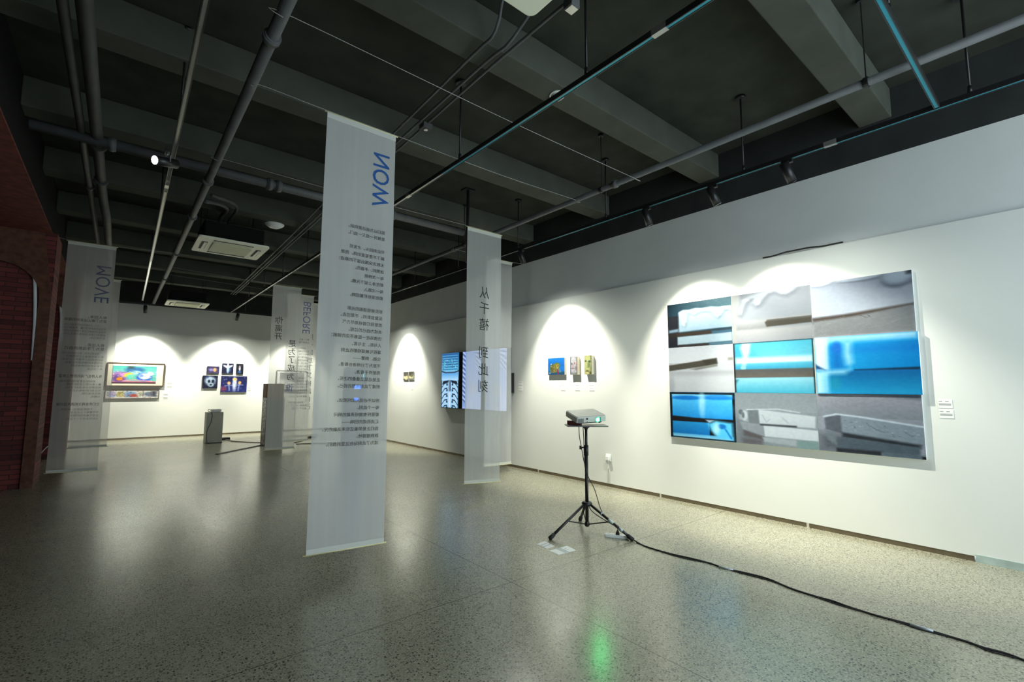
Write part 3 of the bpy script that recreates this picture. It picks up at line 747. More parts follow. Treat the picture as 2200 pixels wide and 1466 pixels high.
banner('far cloth banner with BEFORE title and small grey paragraphs', 3.05, 3.65, 12.18, 3.70, 0.15, 0.15, 'cloth_thin',
       [('title_lettering', 'text_violet', rotated_title('BEFORE', 0.60, 0.90, 0.048, 0.268)), *stanzas('paragraph_lettering', 'text_mid', BEF, W, H, 0.90, 0.315, 0.0205, 0.050, 0.72)], phase=3.3)
W, H = 0.60, 3.55
banner('far cloth banner with one column of brush-like characters, half hidden by the NOW banner', 3.60, 4.20, 13.2, 3.70, 0.15, 0.15, 'cloth_thin',
       [('character_lettering', 'text_mid', column(w_, 0.52, W, H, [.26 + .058 * (i + o_) for i in range(len(w_))], 0.17)) for w_, o_ in (('是一路', 0), ('放下又', 3), ('拾起', 6), ('自己', 8))], phase=4.1)

# ================================================================== PICTURES ON THE RIGHT WALL
def wall_picture(name, label, cat, art, y0, y1, z0, z1, depth, edge, group=None, face='art', part='image', X=XR):
    """hangs on the right wall; y0 is the left edge as seen (far), y1 the right edge"""
    t = G().box((X - depth, y1, z0), (X - .001, y0, z1)).build(name, edge)
    tag(t, label, cat, group)
    e = .0005
    if face == 'paint': art.c = art.c * .84
    art.mesh(part, (X - depth - e, y0, z1), (0, y1 - y0, 0), (0, 0, z0 - z1), face, t)
    return t
PG = 'nine photographic prints hung edge to edge'
def P11():
    a = Art(110, 74, (38, 70, 84)); a.hgrad(0, 1, (28, 56, 70), (92, 132, 142), 0, .34)
    a.rect(0, .28, .2, 1, (40, 42, 50), .02); a.poly([(.19, .22), (1, .20), (1, .63), (.19, .66)], (196, 216, 226), .02)
    a.vgrad(.3, .64, (206, 222, 230), (178, 204, 220), .2, 1)
    drip = [(.19, .20), (.26, .16), (.36, .17), (.46, .15), (.58, .17), (.70, .16), (.82, .19), (1, .19), (1, .30), (.95, .27), (.90, .28), (.85, .38), (.80, .42), (.75, .37), (.71, .28), (.63, .25), (.57, .24), (.5, .26), (.45, .30), (.40, .27), (.36, .24), (.33, .30), (.32, .44), (.29, .53), (.24, .50), (.215, .38)]
    a.poly([(x + .012, y + .03) for x, y in drip], (138, 160, 172), .03, .75).poly(drip, (214, 226, 233), .014)
    for x, y, rx, ry in ((.27, .42, .025, .09), (.8, .34, .03, .05), (.45, .25, .02, .03), (.3, .2, .05, .025), (.6, .2, .08, .025), (.9, .22, .06, .03)): a.ell(x, y, rx, ry, (236, 242, 246), .9, .9).ell(x + .03, y + .06, rx * .7, ry * .5, (158, 178, 190), .9, .6)
    a.poly([(.02, .6), (.18, .58), (.18, .65), (.02, .66)], (150, 178, 192), .02)
    a.rect(0, .68, 1, .765, (52, 45, 42), .012); a.rect(.14, .68, .70, .75, (70, 58, 50), .01); a.rect(.7, .69, 1, .765, (70, 110, 134), .02)
    a.poly([(.16, .765), (1, .755), (1, .935), (.16, .95)], (192, 212, 222), .012); a.rect(.17, .95, .66, 1, (66, 55, 52), .012); a.rect(.66, .945, 1, 1, (96, 134, 152), .02)
    return a.grain(5, 30)
def P12():
    a = Art(110, 74, (206, 210, 216)); a.hgrad(0, .16, (236, 234, 226), (226, 226, 224)); a.vgrad(0, .5, (176, 180, 190), (206, 212, 220), .12, 1, .05)
    a.ell(.55, .3, .5, .25, (214, 218, 226), .9, .6)
    drip = [(.08, .40), (.10, .26), (.15, .13), (.24, .06), (.34, .03), (.5, .0), (.85, .0), (.80, .07), (.72, .12), (.66, .10), (.58, .03), (.50, .05), (.44, .14), (.38, .25), (.33, .27), (.29, .20), (.31, .11), (.24, .12), (.19, .22), (.15, .36), (.12, .42)]
    a.poly([(x + .015, y + .045) for x, y in drip], (138, 144, 156), .05, .7).poly(drip, (220, 224, 231), .02)
    for x, y, rx, ry in ((.13, .34, .02, .07), (.36, .2, .03, .05), (.7, .06, .06, .04), (.2, .13, .05, .03)): a.ell(x, y, rx, ry, (240, 242, 245), .9, .9)
    a.rect(0, .55, 1, .66, (226, 226, 226), .03); a.vgrad(.6, .74, (222, 222, 222), (190, 190, 188), .06, .5, .03)
    a.poly([(.44, .62), (.47, .585), (1, .575), (1, .70), (.46, .715)], (104, 98, 86), .01); a.rect(.47, .575, 1, .605, (128, 124, 114), .01)
    a.rect(0, .74, 1, 1, (234, 232, 230), .03); a.vgrad(.76, 1, (240, 238, 236), (222, 222, 226), .06, 1, .03)
    return a.grain(3, 30)
def P13():
    a = Art(120, 80, (176, 180, 190)); a.vgrad(0, .62, (152, 158, 170), (196, 200, 208)); a.hgrad(.7, 1, (150, 156, 168), (96, 104, 114), 0, .2, .1)
    a.ell(.1, .02, .14, .07, (138, 142, 152), .5, .8).ell(.1, 0, .13, .055, (206, 210, 218), .5)
    a.ell(.55, .02, .25, .06, (124, 130, 142), .5, .9).ell(.5, 0, .24, .05, (196, 202, 212), .5)
    a.ell(.86, .10, .14, .16, (112, 118, 130), .35, .95).ell(.87, .06, .135, .135, (170, 180, 192), .5).ell(.9, .05, .08, .08, (196, 204, 216), .9, .6)
    a.rect(.96, 0, 1, .05, (30, 34, 40), .03)
    a.poly([(0, .64), (.35, .62), (1, .54), (1, .57), (.5, .68), (0, .74)], (74, 62, 54), .025)
    a.poly([(0, .70), (.4, .67), (1, .57), (1, 1), (0, 1)], (146, 146, 146), .03)
    for i in range(40):
        x, y = RNG.random(), .68 + .3 * RNG.random(); a.stroke([(x, y), (x + .08, y - .03)], .002, (176, 176, 174), .008, .5)
    a.stroke([(.5, .66), (.56, .705), (.6, .70), (.58, .675)], .004, (84, 80, 76), .006, .8)
    return a.grain(4, 36)
def P21():
    a = Art(110, 74, (220, 220, 222)); a.vgrad(0, .35, (206, 208, 212), (236, 236, 238)); a.rect(0, .38, .04, .5, (180, 180, 180), .04)
    a.poly([(0, .40), (.76, .28), (.77, .40), (.6, .44), (0, .53)], (92, 86, 76), .012); a.poly([(.55, .31), (.76, .28), (.77, .39), (.6, .42)], (74, 70, 60), .02)
    a.poly([(.34, .5), (.77, .40), (.77, .45), (.45, .52)], (150, 150, 142), .01); a.rect(.92, .27, 1, .34, (170, 164, 152), .02)
    a.vgrad(.55, .7, (196, 196, 198), (228, 228, 230), 0, 1, .05); a.rect(0, .68, 1, 1, (232, 232, 234), .05); a.ell(.04, .85, .05, .2, (190, 192, 196), .9, .6)
    return a.grain(3, 30)
def P22():
    a = Art(120, 80, (90, 186, 212)); a.vgrad(0, .35, (86, 190, 212), (118, 206, 224)); a.hgrad(0, .35, (70, 172, 202), (96, 192, 214), .02, .3, .08)
    a.vgrad(.30, .42, (200, 236, 244), (236, 250, 252), .02, .99, .06); a.vgrad(.42, .53, (104, 198, 220), (66, 170, 204), .02, .99, .03)
    a.poly([(.13, .0), (.24, .02), (.22, .2), (.17, .42), (.14, .52), (.12, .45), (.13, .25), (.10, .1)], (214, 240, 246), .025); a.ell(.13, .5, .035, .05, (160, 220, 236), .4)
    a.rect(0, .535, 1, .70, (108, 104, 98), .015); a.vgrad(.54, .7, (96, 98, 96), (120, 110, 100), 0, 1, .02)
    a.vgrad(.705, 1, (170, 226, 238), (84, 196, 222), 0, 1, .015); a.poly([(0, .74), (.06, .74), (0, .86)], (60, 130, 140), .02)
    a.rect(0, 0, .022, 1, (44, 48, 52), .006); a.rect(.985, 0, 1, 1, (40, 48, 56), .006); a.rect(0, 0, 1, .015, (40, 46, 50), .01)
    return a.grain(4, 30)
def P23():
    a = Art(130, 86, (8, 148, 214)); a.hgrad(.12, 1, (28, 168, 222), (2, 136, 204), .0, .58, .02); a.vgrad(0, .12, (206, 238, 248), (90, 188, 234), 0, 1, .06)
    a.hgrad(0, .15, (232, 246, 248), (196, 232, 240), 0, .62, .04); a.rect(.18, .2, .285, .58, (8, 112, 190), .08); a.ell(.235, .2, .05, .1, (30, 120, 204), .8)
    a.poly([(.31, .1), (.39, .1), (.385, .3), (.395, .46), (.36, .52), (.32, .5), (.30, .35)], (150, 214, 240), .04)
    a.rect(.4, .22, 1, .27, (10, 100, 196), .08, .4); a.poly([(.4, .585), (1, .565), (1, .615), (.4, .605)], (14, 28, 40), .015)
    a.poly([(.0, .58), (.34, .60), (1, .60), (1, 1), (0, 1)], (18, 120, 190), .03); a.vgrad(.62, 1, (8, 108, 164), (36, 168, 214), .12, 1, .04)
    a.hgrad(0, .14, (214, 240, 248), (110, 200, 232), .62, 1, .05); a.poly([(0, .48), (.1, .58), (0, .56)], (18, 60, 110), .02); a.poly([(.03, .6), (.36, .58), (.3, .65), (.08, .66)], (170, 224, 240), .05)
    a.ell(.2, .82, .06, .12, (40, 160, 176), .9, .45)
    return a.grain(4, 40)
def P31():
    a = Art(110, 74, (40, 160, 222)); a.rect(0, 0, 1, 1, (24, 26, 28), .005); a.vgrad(.05, .55, (96, 198, 240), (40, 150, 218), .04, .96, .01)
    a.vgrad(.05, .14, (150, 220, 246), (30, 140, 210), .04, .96, .03); a.ell(.28, .12, .22, .05, (16, 110, 190), .6, .8).ell(.75, .1, .22, .06, (24, 120, 196), .6, .7)
    a.ell(.52, .25, .05, .25, (190, 234, 250), .9, .7).ell(.75, .35, .2, .15, (70, 176, 226), .9, .6)
    a.poly([(.03, .52), (.5, .555), (.7, .58), (.55, .65), (.03, .64)], (34, 32, 34), .012); a.poly([(.56, .58), (.70, .58), (.62, .64)], (168, 190, 206), .012)
    a.vgrad(.64, .93, (44, 150, 206), (20, 116, 186), .04, .62, .01); a.vgrad(.9, .97, (90, 180, 224), (150, 214, 240), .04, .96, .02)
    a.poly([(.6, .66), (.72, .59), (.95, .62), (.96, .96), (.74, .94), (.64, .8)], (96, 200, 240), .03); a.ell(.8, .7, .06, .05, (30, 120, 190), .6).stroke([(.85, .75), (.93, .93)], .012, (30, 130, 200), .02)
    a.ell(.72, .75, .05, .12, (200, 238, 250), .9, .7)
    return a.grain(4, 30)
def P32():
    a = Art(120, 80, (150, 158, 162)); a.vgrad(0, .35, (142, 150, 154), (160, 166, 170)); a.rect(0, .55, .3, 1, (120, 126, 132), .15)
    a.poly([(.30, .32), (.98, .41), (.97, .62), (.31, .60)], (206, 212, 214), .012); a.poly([(.16, .33), (.30, .32), (.31, .60), (.17, .57)], (128, 134, 138), .012)
    a.poly([(.04, .36), (.16, .33), (.17, .58), (.05, .53)], (170, 176, 180), .012); a.ell(.07, .38, .03, .05, (110, 116, 122), .4).ell(.12, .45, .04, .1, (200, 206, 210), .4).ell(.1, .44, .02, .06, (120, 126, 132), .5)
    a.stroke([(.15, .33), (.55, .30), (.8, .35)], .008, (214, 218, 220), .02); a.stroke([(.35, .42), (.4, .56), (.44, .5)], .006, (176, 182, 186), .01, .8).stroke([(.6, .46), (.66, .55)], .01, (184, 190, 192), .02)
    a.poly([(.36, .615), (1, .66), (1, .85), (.37, .83)], (214, 220, 222), .012); a.poly([(.05, .57), (.35, .61), (.37, .83), (.09, .72)], (156, 162, 168), .012)
    a.rect(.32, .595, .76, .625, (60, 62, 66), .015); a.poly([(.1, .74), (.36, .84), (.35, .9), (.1, .84)], (104, 98, 100), .02)
    a.poly([(.34, .85), (.76, .86), (.75, .97), (.36, .93)], (176, 184, 186), .015); a.rect(.76, .86, 1, 1, (138, 162, 160), .02); a.rect(.08, .9, .34, 1, (112, 108, 112), .03)
    return a.grain(5, 40)
def P33():
    a = Art(120, 80, (142, 144, 152)); a.vgrad(0, .4, (150, 148, 154), (128, 134, 140)); a.poly([(.5, 0), (1, 0), (1, .08), (.8, .05)], (90, 98, 106), .03); a.rect(0, .7, .3, 1, (88, 94, 100), .1)
    a.poly([(.24, .36), (1, .49), (1, .78), (.24, .66)], (130, 140, 148), .012); a.poly([(.07, .40), (.24, .36), (.25, .68), (.08, .62)], (92, 96, 104), .012)
    a.stroke([(.07, .4), (.2, .35), (.45, .385), (1, .50)], .014, (188, 196, 202), .02)
    for i in range(26):
        x = .28 + .68 * RNG.random(); a.ell(x, .44 + .16 * x + .18 * RNG.random() - .05, .006 + .01 * RNG.random(), .008, (164, 174, 182) if i % 2 else (96, 104, 112), .6, .7)
    a.stroke([(.5, .5), (.58, .58), (.66, .62)], .006, (96, 104, 112), .01, .7).stroke([(.84, .6), (.9, .66)], .006, (96, 104, 112), .01, .7)
    a.poly([(.25, .66), (.97, .78), (.96, .84), (.25, .74)], (46, 52, 58), .02); a.poly([(.08, .64), (.16, .66), (.2, .9), (.09, .8)], (110, 118, 124), .015)
    a.poly([(.2, .74), (.96, .82), (.95, .97), (.19, .93)], (82, 94, 102), .015); a.rect(.18, .93, .62, 1, (46, 50, 56), .015); a.rect(.62, .94, 1, 1, (92, 104, 112), .015); a.rect(.97, .96, 1, 1, (16, 18, 22), .01)
    return a.grain(6, 44)
labs = [['top left print of the nine, two pale blue dripping slabs on dark', 'top middle print of the nine, white slab edge with a grey wedge', 'top right print of the nine, grey slab with a drip at the corner'],
        ['middle left print of the nine, white slabs parted by a dark gap', 'centre print of the nine, cyan bars around a brown gap', 'middle right print of the nine, deep blue glowing slabs'],
        ['bottom left print of the nine, blue picture with black borders', 'bottom middle print of the nine, three stacked grey slabs', 'bottom right print of the nine, dark grey rough slab']]
pics = [[P11, P12, P13], [P21, P22, P23], [P31, P32, P33]]
ys = [3.550, 2.682, 1.825, 0.975]; zs = [2.565, 1.985, 1.400, 0.815]
for i in range(3):
    for j in range(3):
        dep = 0.045 if (i, j) == (1, 2) else 0.032
        dy = -0.012 if (i, j) == (1, 2) else 0.0
        art = pics[i][j](); art.c = 255 * (np.clip(art.c, 0, 255) / 255) ** 1.10 * np.array((.965, 1.0, 1.045)) * ((.67, .53, .80), (.73, .75, .86), (.94, .84, .96))[i][j]
        wall_picture('photographic_print', labs[i][j], 'print', art, ys[j] + dy - .001, ys[j + 1] + dy + .001, zs[i + 1] + .001, zs[i] - .001, dep, 'board_edge', PG)
# three small paintings
def A1():
    a = Art(80, 60, (12, 116, 214)); a.vgrad(0, .5, (10, 124, 226), (20, 104, 196)); a.vgrad(.8, 1, (24, 96, 130), (16, 66, 110))
    a.ell(.4, .62, .28, .26, (116, 108, 56), .4).ell(.55, .45, .17, .16, (120, 116, 24), .5).ell(.25, .6, .12, .2, (92, 96, 44), .6)
    for i in range(90):
        x, y = .15 + .6 * RNG.random(), .4 + .45 * RNG.random(); c = [(190, 170, 90), (70, 84, 40), (150, 90, 60), (214, 200, 150)][i % 4]; a.ell(x, y, .014, .025, c, .8, .7)
    a.poly([(.56, .98), (.58, .66), (.63, .66), (.645, .98)], (150, 36, 70), .015).ell(.6, .58, .03, .05, (200, 190, 110), .5); a.stroke([(.62, .66), (.8, .82)], .015, (120, 150, 110), .02)
    a.ell(.2, .36, .03, .03, (200, 220, 230), .6).ell(.1, .9, .08, .05, (160, 190, 200), .8, .6)
    return a.grain(8, 20)
def A2():
    a = Art(50, 70, (150, 156, 168)); a.ell(.45, .25, .36, .25, (206, 208, 218), .5).ell(.5, .78, .36, .2, (196, 190, 204), .5).ell(.5, .5, .4, .3, (190, 186, 196), .6)
    a.stroke([(.42, .42), (.35, .66)], .02, (176, 50, 60), .03).ell(.62, .37, .06, .06, (190, 60, 40), .5).stroke([(.15, .66), (.6, .64)], .015, (80, 84, 104), .02).ell(.25, .4, .08, .06, (90, 92, 104), .6)
    a.rect(0, 0, .1, 1, (80, 94, 112), .1, .8).rect(.9, 0, 1, 1, (120, 100, 90), .1, .8).rect(0, .9, 1, 1, (96, 110, 96), .1, .8).ell(.8, .65, .12, .12, (120, 100, 110), .8, .7)
    for i in range(60): a.ell(RNG.random(), RNG.random(), .03, .02, [(220, 222, 230), (90, 90, 100), (150, 100, 90)][i % 3], .8, .5)
    return a.grain(8, 16)
def A3():
    a = Art(50, 70, (180, 184, 120)); a.rect(.85, 0, 1, 1, (70, 84, 46), .1, .8); a.ell(.45, .4, .4, .4, (196, 200, 136), .6)
    a.ell(.2, .3, .14, .05, (84, 100, 60), .6).ell(.7, .33, .18, .06, (70, 92, 70), .6).stroke([(.45, .3), (.4, .62), (.52, .65)], .02, (120, 130, 80), .04).ell(.62, .52, .14, .14, (90, 116, 84), .7, .8)
    a.ell(.4, .84, .2, .05, (70, 56, 40), .6).ell(.35, .92, .24, .07, (206, 200, 140), .6).ell(.8, .94, .12, .1, (60, 70, 40), .6)
    for i in range(50): a.ell(RNG.random(), RNG.random(), .03, .02, [(210, 212, 150), (110, 126, 80)][i % 2], .8, .5)
    return a.grain(8, 16)
wall_picture('painting', 'small bright blue painting with a yellow bush, left of three', 'painting', A1(), 5.855, 5.465, 1.665, 1.948, .045, 'canvas_edge', 'three small paintings under one light', 'paint', 'picture')
wall_picture('painting', 'small upright grey and white painting with red marks, middle of three', 'painting', A2(), 5.325, 5.165, 1.66, 1.95, .06, 'canvas_edge', 'three small paintings under one light', 'paint', 'picture')
wall_picture('painting', 'small upright pale green painting of a face, right of three', 'painting', A3(), 5.02, 4.87, 1.66, 1.955, .06, 'canvas_edge', 'three small paintings under one light', 'paint', 'picture')
# pair of tiny photographs
def tiny(k):
    a = Art(44, 36, (60, 56, 46)); a.vgrad(0, .6, (46, 44, 40), (120, 112, 90))
    a.ell(.5, .66, .5, .2, (200, 190, 150), .8).ell(.4, .3, .2, .2, (34, 36, 34), .6)
    if k: a.ell(.6, .45, .25, .2, (90, 96, 64), .7).rect(0, .8, 1, 1, (110, 116, 110), .1)
    else: a.rect(.2, .2, .8, .36, (70, 64, 50), .05).ell(.6, .82, .3, .1, (214, 196, 150), .8)
    return a.grain(14, 12)
wall_picture('photograph', 'left one of two tiny dark photographs far along the right wall', 'photograph', tiny(0), 11.235, 10.965, 1.622, 1.835, .02, 'board_edge', 'pair of tiny photographs')
wall_picture('photograph', 'right one of two tiny dark photographs far along the right wall', 'photograph', tiny(1), 10.945, 10.68, 1.622, 1.838, .02, 'board_edge', 'pair of tiny photographs')

# screens
def S1():
    a = Art(90, 150, (150, 190, 226)); a.vgrad(0, .33, (40, 120, 170), (120, 190, 220)); a.rect(0, .5, 1, 1, (196, 220, 244), .05)
    for i in range(14):
        y = .02 + .023 * i; a.rect(.05, y, .95, y + .008, (196, 226, 240) if i % 2 else (20, 60, 90), .006, .8)
    for i in range(60): a.ell(.05 + .9 * RNG.random(), .12 + .16 * RNG.random(), .03, .006, [(20, 60, 80), (80, 200, 214), (210, 240, 245)][i % 3], .6, .8)
    a.stroke([(0, .33), (.25, .36), (.75, .36), (1, .33)], .012, (60, 60, 66), .008); a.vgrad(.37, .5, (130, 180, 230), (206, 228, 250), .02, .98, .02)
    a.rect(.44, .5, .56, .7, (90, 100, 116), .01).rect(.48, .5, .5, .72, (200, 190, 180), .004)
    for s in (-1, 1):
        x = lambda q: .5 + s * q
        a.poly([(x(.06), .5), (x(.4), .52), (x(.46), .58), (x(.1), .54)], (30, 34, 42), .008)
        for k in range(5):
            y = .56 + .105 * k
            a.stroke([(x(.14), y - .02), (x(.3), y - .01), (x(.46), y + .07)], .010, (14, 16, 22), .005); a.rect(min(x(.12), x(.2)), y, max(x(.12), x(.2)), y + .035, (20, 22, 30), .008)
        a.rect(min(x(.47), x(.5)), .5, max(x(.47), x(.5)), 1, (60, 60, 60), .01)
    a.rect(.47, .72, .53, 1, (224, 236, 250), .01)
    a.c = 255 * (np.clip(a.c, 0, 255) / 255) ** np.array((1.6, 1.25, 1.0)); return a
def S2(k):
    a = Art(70, 120, (176, 198, 240)); a.vgrad(0, 1, (150, 180, 236), (190, 208, 246))
    a.rect(0, .0, .2, 1, (90, 130, 210), .1, .8)
    for i in range(22): a.stroke([(.0, .04 * i), (.16, .04 * i + .05)], .008, (40, 44, 70) if i % 2 else (220, 230, 250), .006, .8)
    for i in range(9): a.stroke([(.7, .0 + .03 * i), (1, .02 + .05 * i)], .008, (90, 100, 130) if i % 2 else (235, 240, 252), .006, .7)
    a.stroke([(.18, .46), (.5, .52), (.7, .50)], .006, (130, 150, 200), .01, .8)
    a.rect(.45, .58, .72, .74, (214, 222, 240), .02).stroke([(.5, .6), (.5, .72)], .01, (120, 140, 190), .01).stroke([(.62, .6), (.62, .72)], .01, (120, 140, 190), .01)
    for i in range(40): a.ell(RNG.random(), .35 + .35 * RNG.random(), .05, .01, (150, 166, 206), .8, .5)
    return a
def tv(label, y0, y1, z0, z1, art):
    t = thing('wall_screen', label, 'screen', (XR, (y0 + y1) / 2, z0), 'tall wall screens')
    x1, x0 = XR - .002, XR - .11
    G().box((x0, y1, z0), (x1, y0, z1)).build('casing', 'black', t, bevel=.004)
    b = .012
    art.mesh('display', (x0 - .001, y0 - b, z1 - b), (0, y1 - y0 + 2 * b, 0), (0, 0, z0 - z1 + 2 * b), 'screen', t)
    return t
tv('left of three tall wall screens, showing a blue stepped building', 9.215, 8.505, 1.0, 2.205, S1())
tv('middle of three tall wall screens, pale blue, behind the hanging banner', 8.375, 7.69, 1.0, 2.205, S2(0))
tv('right of three tall wall screens, pale blue, seen through both banners', 7.57, 6.88, 1.0, 2.205, S2(1))
t = tag(G().box((XR - .05, 6.80, 1.35), (XR - .002, 6.85, 1.72)).build('mount_shadow_strip', 'black', bevel=.004), 'slim black strip for the mount and shadow behind the right wall screen', 'mount shadow')  # dark strip added for the mount and shadow behind the screen

# ------------------------------------------------------------------ wall labels
def wall_label(label, lo, hi, normal, rows, dark='ink', group='wall labels'):
    """small caption card; lo/hi corners on the wall plane, normal 'x' or 'y'"""
    t = G().box(lo, hi).build('caption_card', 'paper'); tag(t, label, 'caption', group)
    g = G()
    for r0, r1, a, b in rows:
        z0 = lo[2] + (hi[2] - lo[2]) * r0; z1 = lo[2] + (hi[2] - lo[2]) * r1
        if normal == 'x':
            ya = hi[1] - (hi[1] - lo[1]) * b; yb = hi[1] - (hi[1] - lo[1]) * a; g.box((lo[0] - .0006, ya, z0), (lo[0] - .0001, yb, z1))
        else:
            xa = lo[0] + (hi[0] - lo[0]) * a; xb = lo[0] + (hi[0] - lo[0]) * b; g.box((xa, lo[1] - .0006, z0), (xb, lo[1] - .0001, z1))
    g.build('printed_lines', dark, t)
    return t
R2 = [(.72, .80, .06, .3), (.72, .80, .5, .75), (.44, .52, .05, .92), (.3, .4, .05, .9)]
wall_label('upper of two white caption cards right of the nine prints', (XR - .003, .775, 1.285), (XR - .0005, .87, 1.36), 'x', R2)
wall_label('lower of two white caption cards right of the nine prints', (XR - .003, .772, 1.195), (XR - .0005, .867, 1.272), 'x', R2)
R4 = [(.86, .9, .05, .85), (.6, .65, .05, .9), (.25, .29, .05, .85), (.02, .08, .05, .95)]
for yy, nm in ((5.54, 'left blue painting'), (5.22, 'middle grey painting'), (4.92, 'right green painting')):
    wall_label('small pale caption under the %s of three' % nm, (XR - .002, yy - .055, 1.40), (XR - .0005, yy + .055, 1.545), 'x', R4, 'ink_pale')
wall_label('tiny caption under the pair of tiny photographs', (XR - .002, 10.72, 1.38), (XR - .0005, 10.82, 1.52), 'x', R4, 'ink_pale')
wall_label('tiny caption on the wall right of the three tall screens', (XR - .002, 6.56, 1.38), (XR - .0005, 6.68, 1.56), 'x', R4, 'ink_pale')
RB = [(.05, .35, .0, 1), (.62, .9, .0, 1)]
wall_label('upper caption card right of the wide framed painting on the back wall', (1.11, YB - .003, 1.40), (1.22, YB - .0005, 1.56), 'y', RB, 'ink_pale')
wall_label('lower caption card right of the long strip of sketches', (1.04, YB - .003, 1.09), (1.14, YB - .0005, 1.24), 'y', RB, 'ink_pale')
wall_label('faint caption card right of the five dark pictures', (3.16, YB - .003, 1.30), (3.25, YB - .0005, 1.43), 'y', RB, 'ink_pale')

# ================================================================== PICTURES ON THE BACK WALL
def back_picture(name, label, cat, art, x0, x1, z0, z1, depth, edge, group=None, face='art'):
    t = G().box((x0, YB - depth, z0), (x1, YB - .001, z1)).build(name, edge); tag(t, label, cat, group)
    art.mesh('image', (x0, YB - depth - .0005, z1), (x1 - x0, 0, 0), (0, 0, z0 - z1), face, t)
    return t
def framed(label, x0, x1, z0, z1, ix0, ix1, iz0, iz1, art, fm, mm, w=.025, depth=.05):
    t = thing('framed_picture', label, 'picture', ((x0 + x1) / 2, YB, z0), None)
    g = G(); y0, y1 = YB - depth, YB - .001
    g.box((x0, y0, z0), (x1, y1, z0 + w)).box((x0, y0, z1 - w), (x1, y1, z1)).box((x0, y0, z0 + w), (x0 + w, y1, z1 - w)).box((x1 - w, y0, z0 + w), (x1, y1, z1 - w)).build('frame', fm, t)
    G().box((x0 + w, y0 + .012, z0 + w), (x1 - w, y1, z1 - w)).build('mount', mm, t)
    art.mesh('image', (ix0, y0 + .011, iz1), (ix1 - ix0, 0, 0), (0, 0, iz0 - iz1), 'art', t)
    return t
def B1():
    a = Art(100, 56, (96, 180, 168)); a.vgrad(0, .5, (70, 160, 156), (130, 200, 190)); a.vgrad(.86, 1, (206, 130, 150), (120, 50, 70))
    a.ell(.15, .62, .2, .3, (150, 110, 170), .5).ell(.15, .7, .13, .2, (96, 66, 130), .6).ell(.3, .5, .14, .14, (190, 130, 190), .6).ell(.5, .22, .22, .16, (50, 100, 150), .6).ell(.35, .5, .07, .14, (226, 196, 30), .5, 1, .5)
    a.ell(.17, .74, .07, .09, (230, 130, 30), .5).ell(.45, .6, .14, .14, (90, 190, 170), .6).ell(.52, .34, .12, .08, (150, 200, 210), .7)
    a.ell(.72, .62, .18, .24, (40, 90, 200), .35).ell(.73, .58, .13, .17, (226, 234, 246), .5).ell(.86, .42, .07, .1, (226, 240, 240), .6).ell(.66, .55, .05, .08, (120, 150, 220), .7)
    a.stroke([(.2, .4), (.4, .3), (.6, .38)], .012, (40, 50, 90), .02, .8).stroke([(.25, .85), (.5, .78), (.9, .86)], .02, (230, 150, 170), .03).rect(0, .93, 1, 1, (60, 40, 50), .03).rect(.35, .02, .47, .14, (50, 60, 60), .05)
    for i in range(60): a.ell(RNG.random(), .3 + .5 * RNG.random(), .02, .015, [(230, 230, 240), (60, 120, 180), (200, 120, 170), (240, 210, 80)][i % 4], .8, .6)
    return a.grain(6, 20)
framed('wide framed still life in turquoise, violet and blue on the back wall', -.235, 1.02, 1.44, 2.085, -.12, .84, 1.515, 1.995, B1(), 'wood_frame', 'mount')
def B2():
    a = Art(120, 30, (214, 212, 206)); a.ell(.1, .5, .08, .4, (150, 150, 190), .7).ell(.27, .5, .08, .35, (176, 160, 90), .6).ell(.45, .5, .12, .4, (120, 150, 190), .7).ell(.52, .7, .08, .2, (190, 80, 70), .8)
    a.ell(.65, .5, .06, .3, (170, 170, 150), .7).rect(.7, .05, .71, .95, (60, 60, 60), .01).ell(.82, .5, .1, .3, (110, 120, 140), .7).rect(.87, .1, .98, .85, (66, 72, 84), .04)
    for i in range(90): a.ell(RNG.random(), RNG.random(), .015, .05, [(90, 100, 130), (230, 230, 226), (180, 120, 100), (70, 80, 80)][i % 4], .8, .6)
    return a.grain(12, 30)
framed('long low strip of small sketches below the wide framed still life', -.23, .93, 1.10, 1.355, -.2, .905, 1.125, 1.33, B2(), 'wood_frame', 'mount_white', .014, .035)
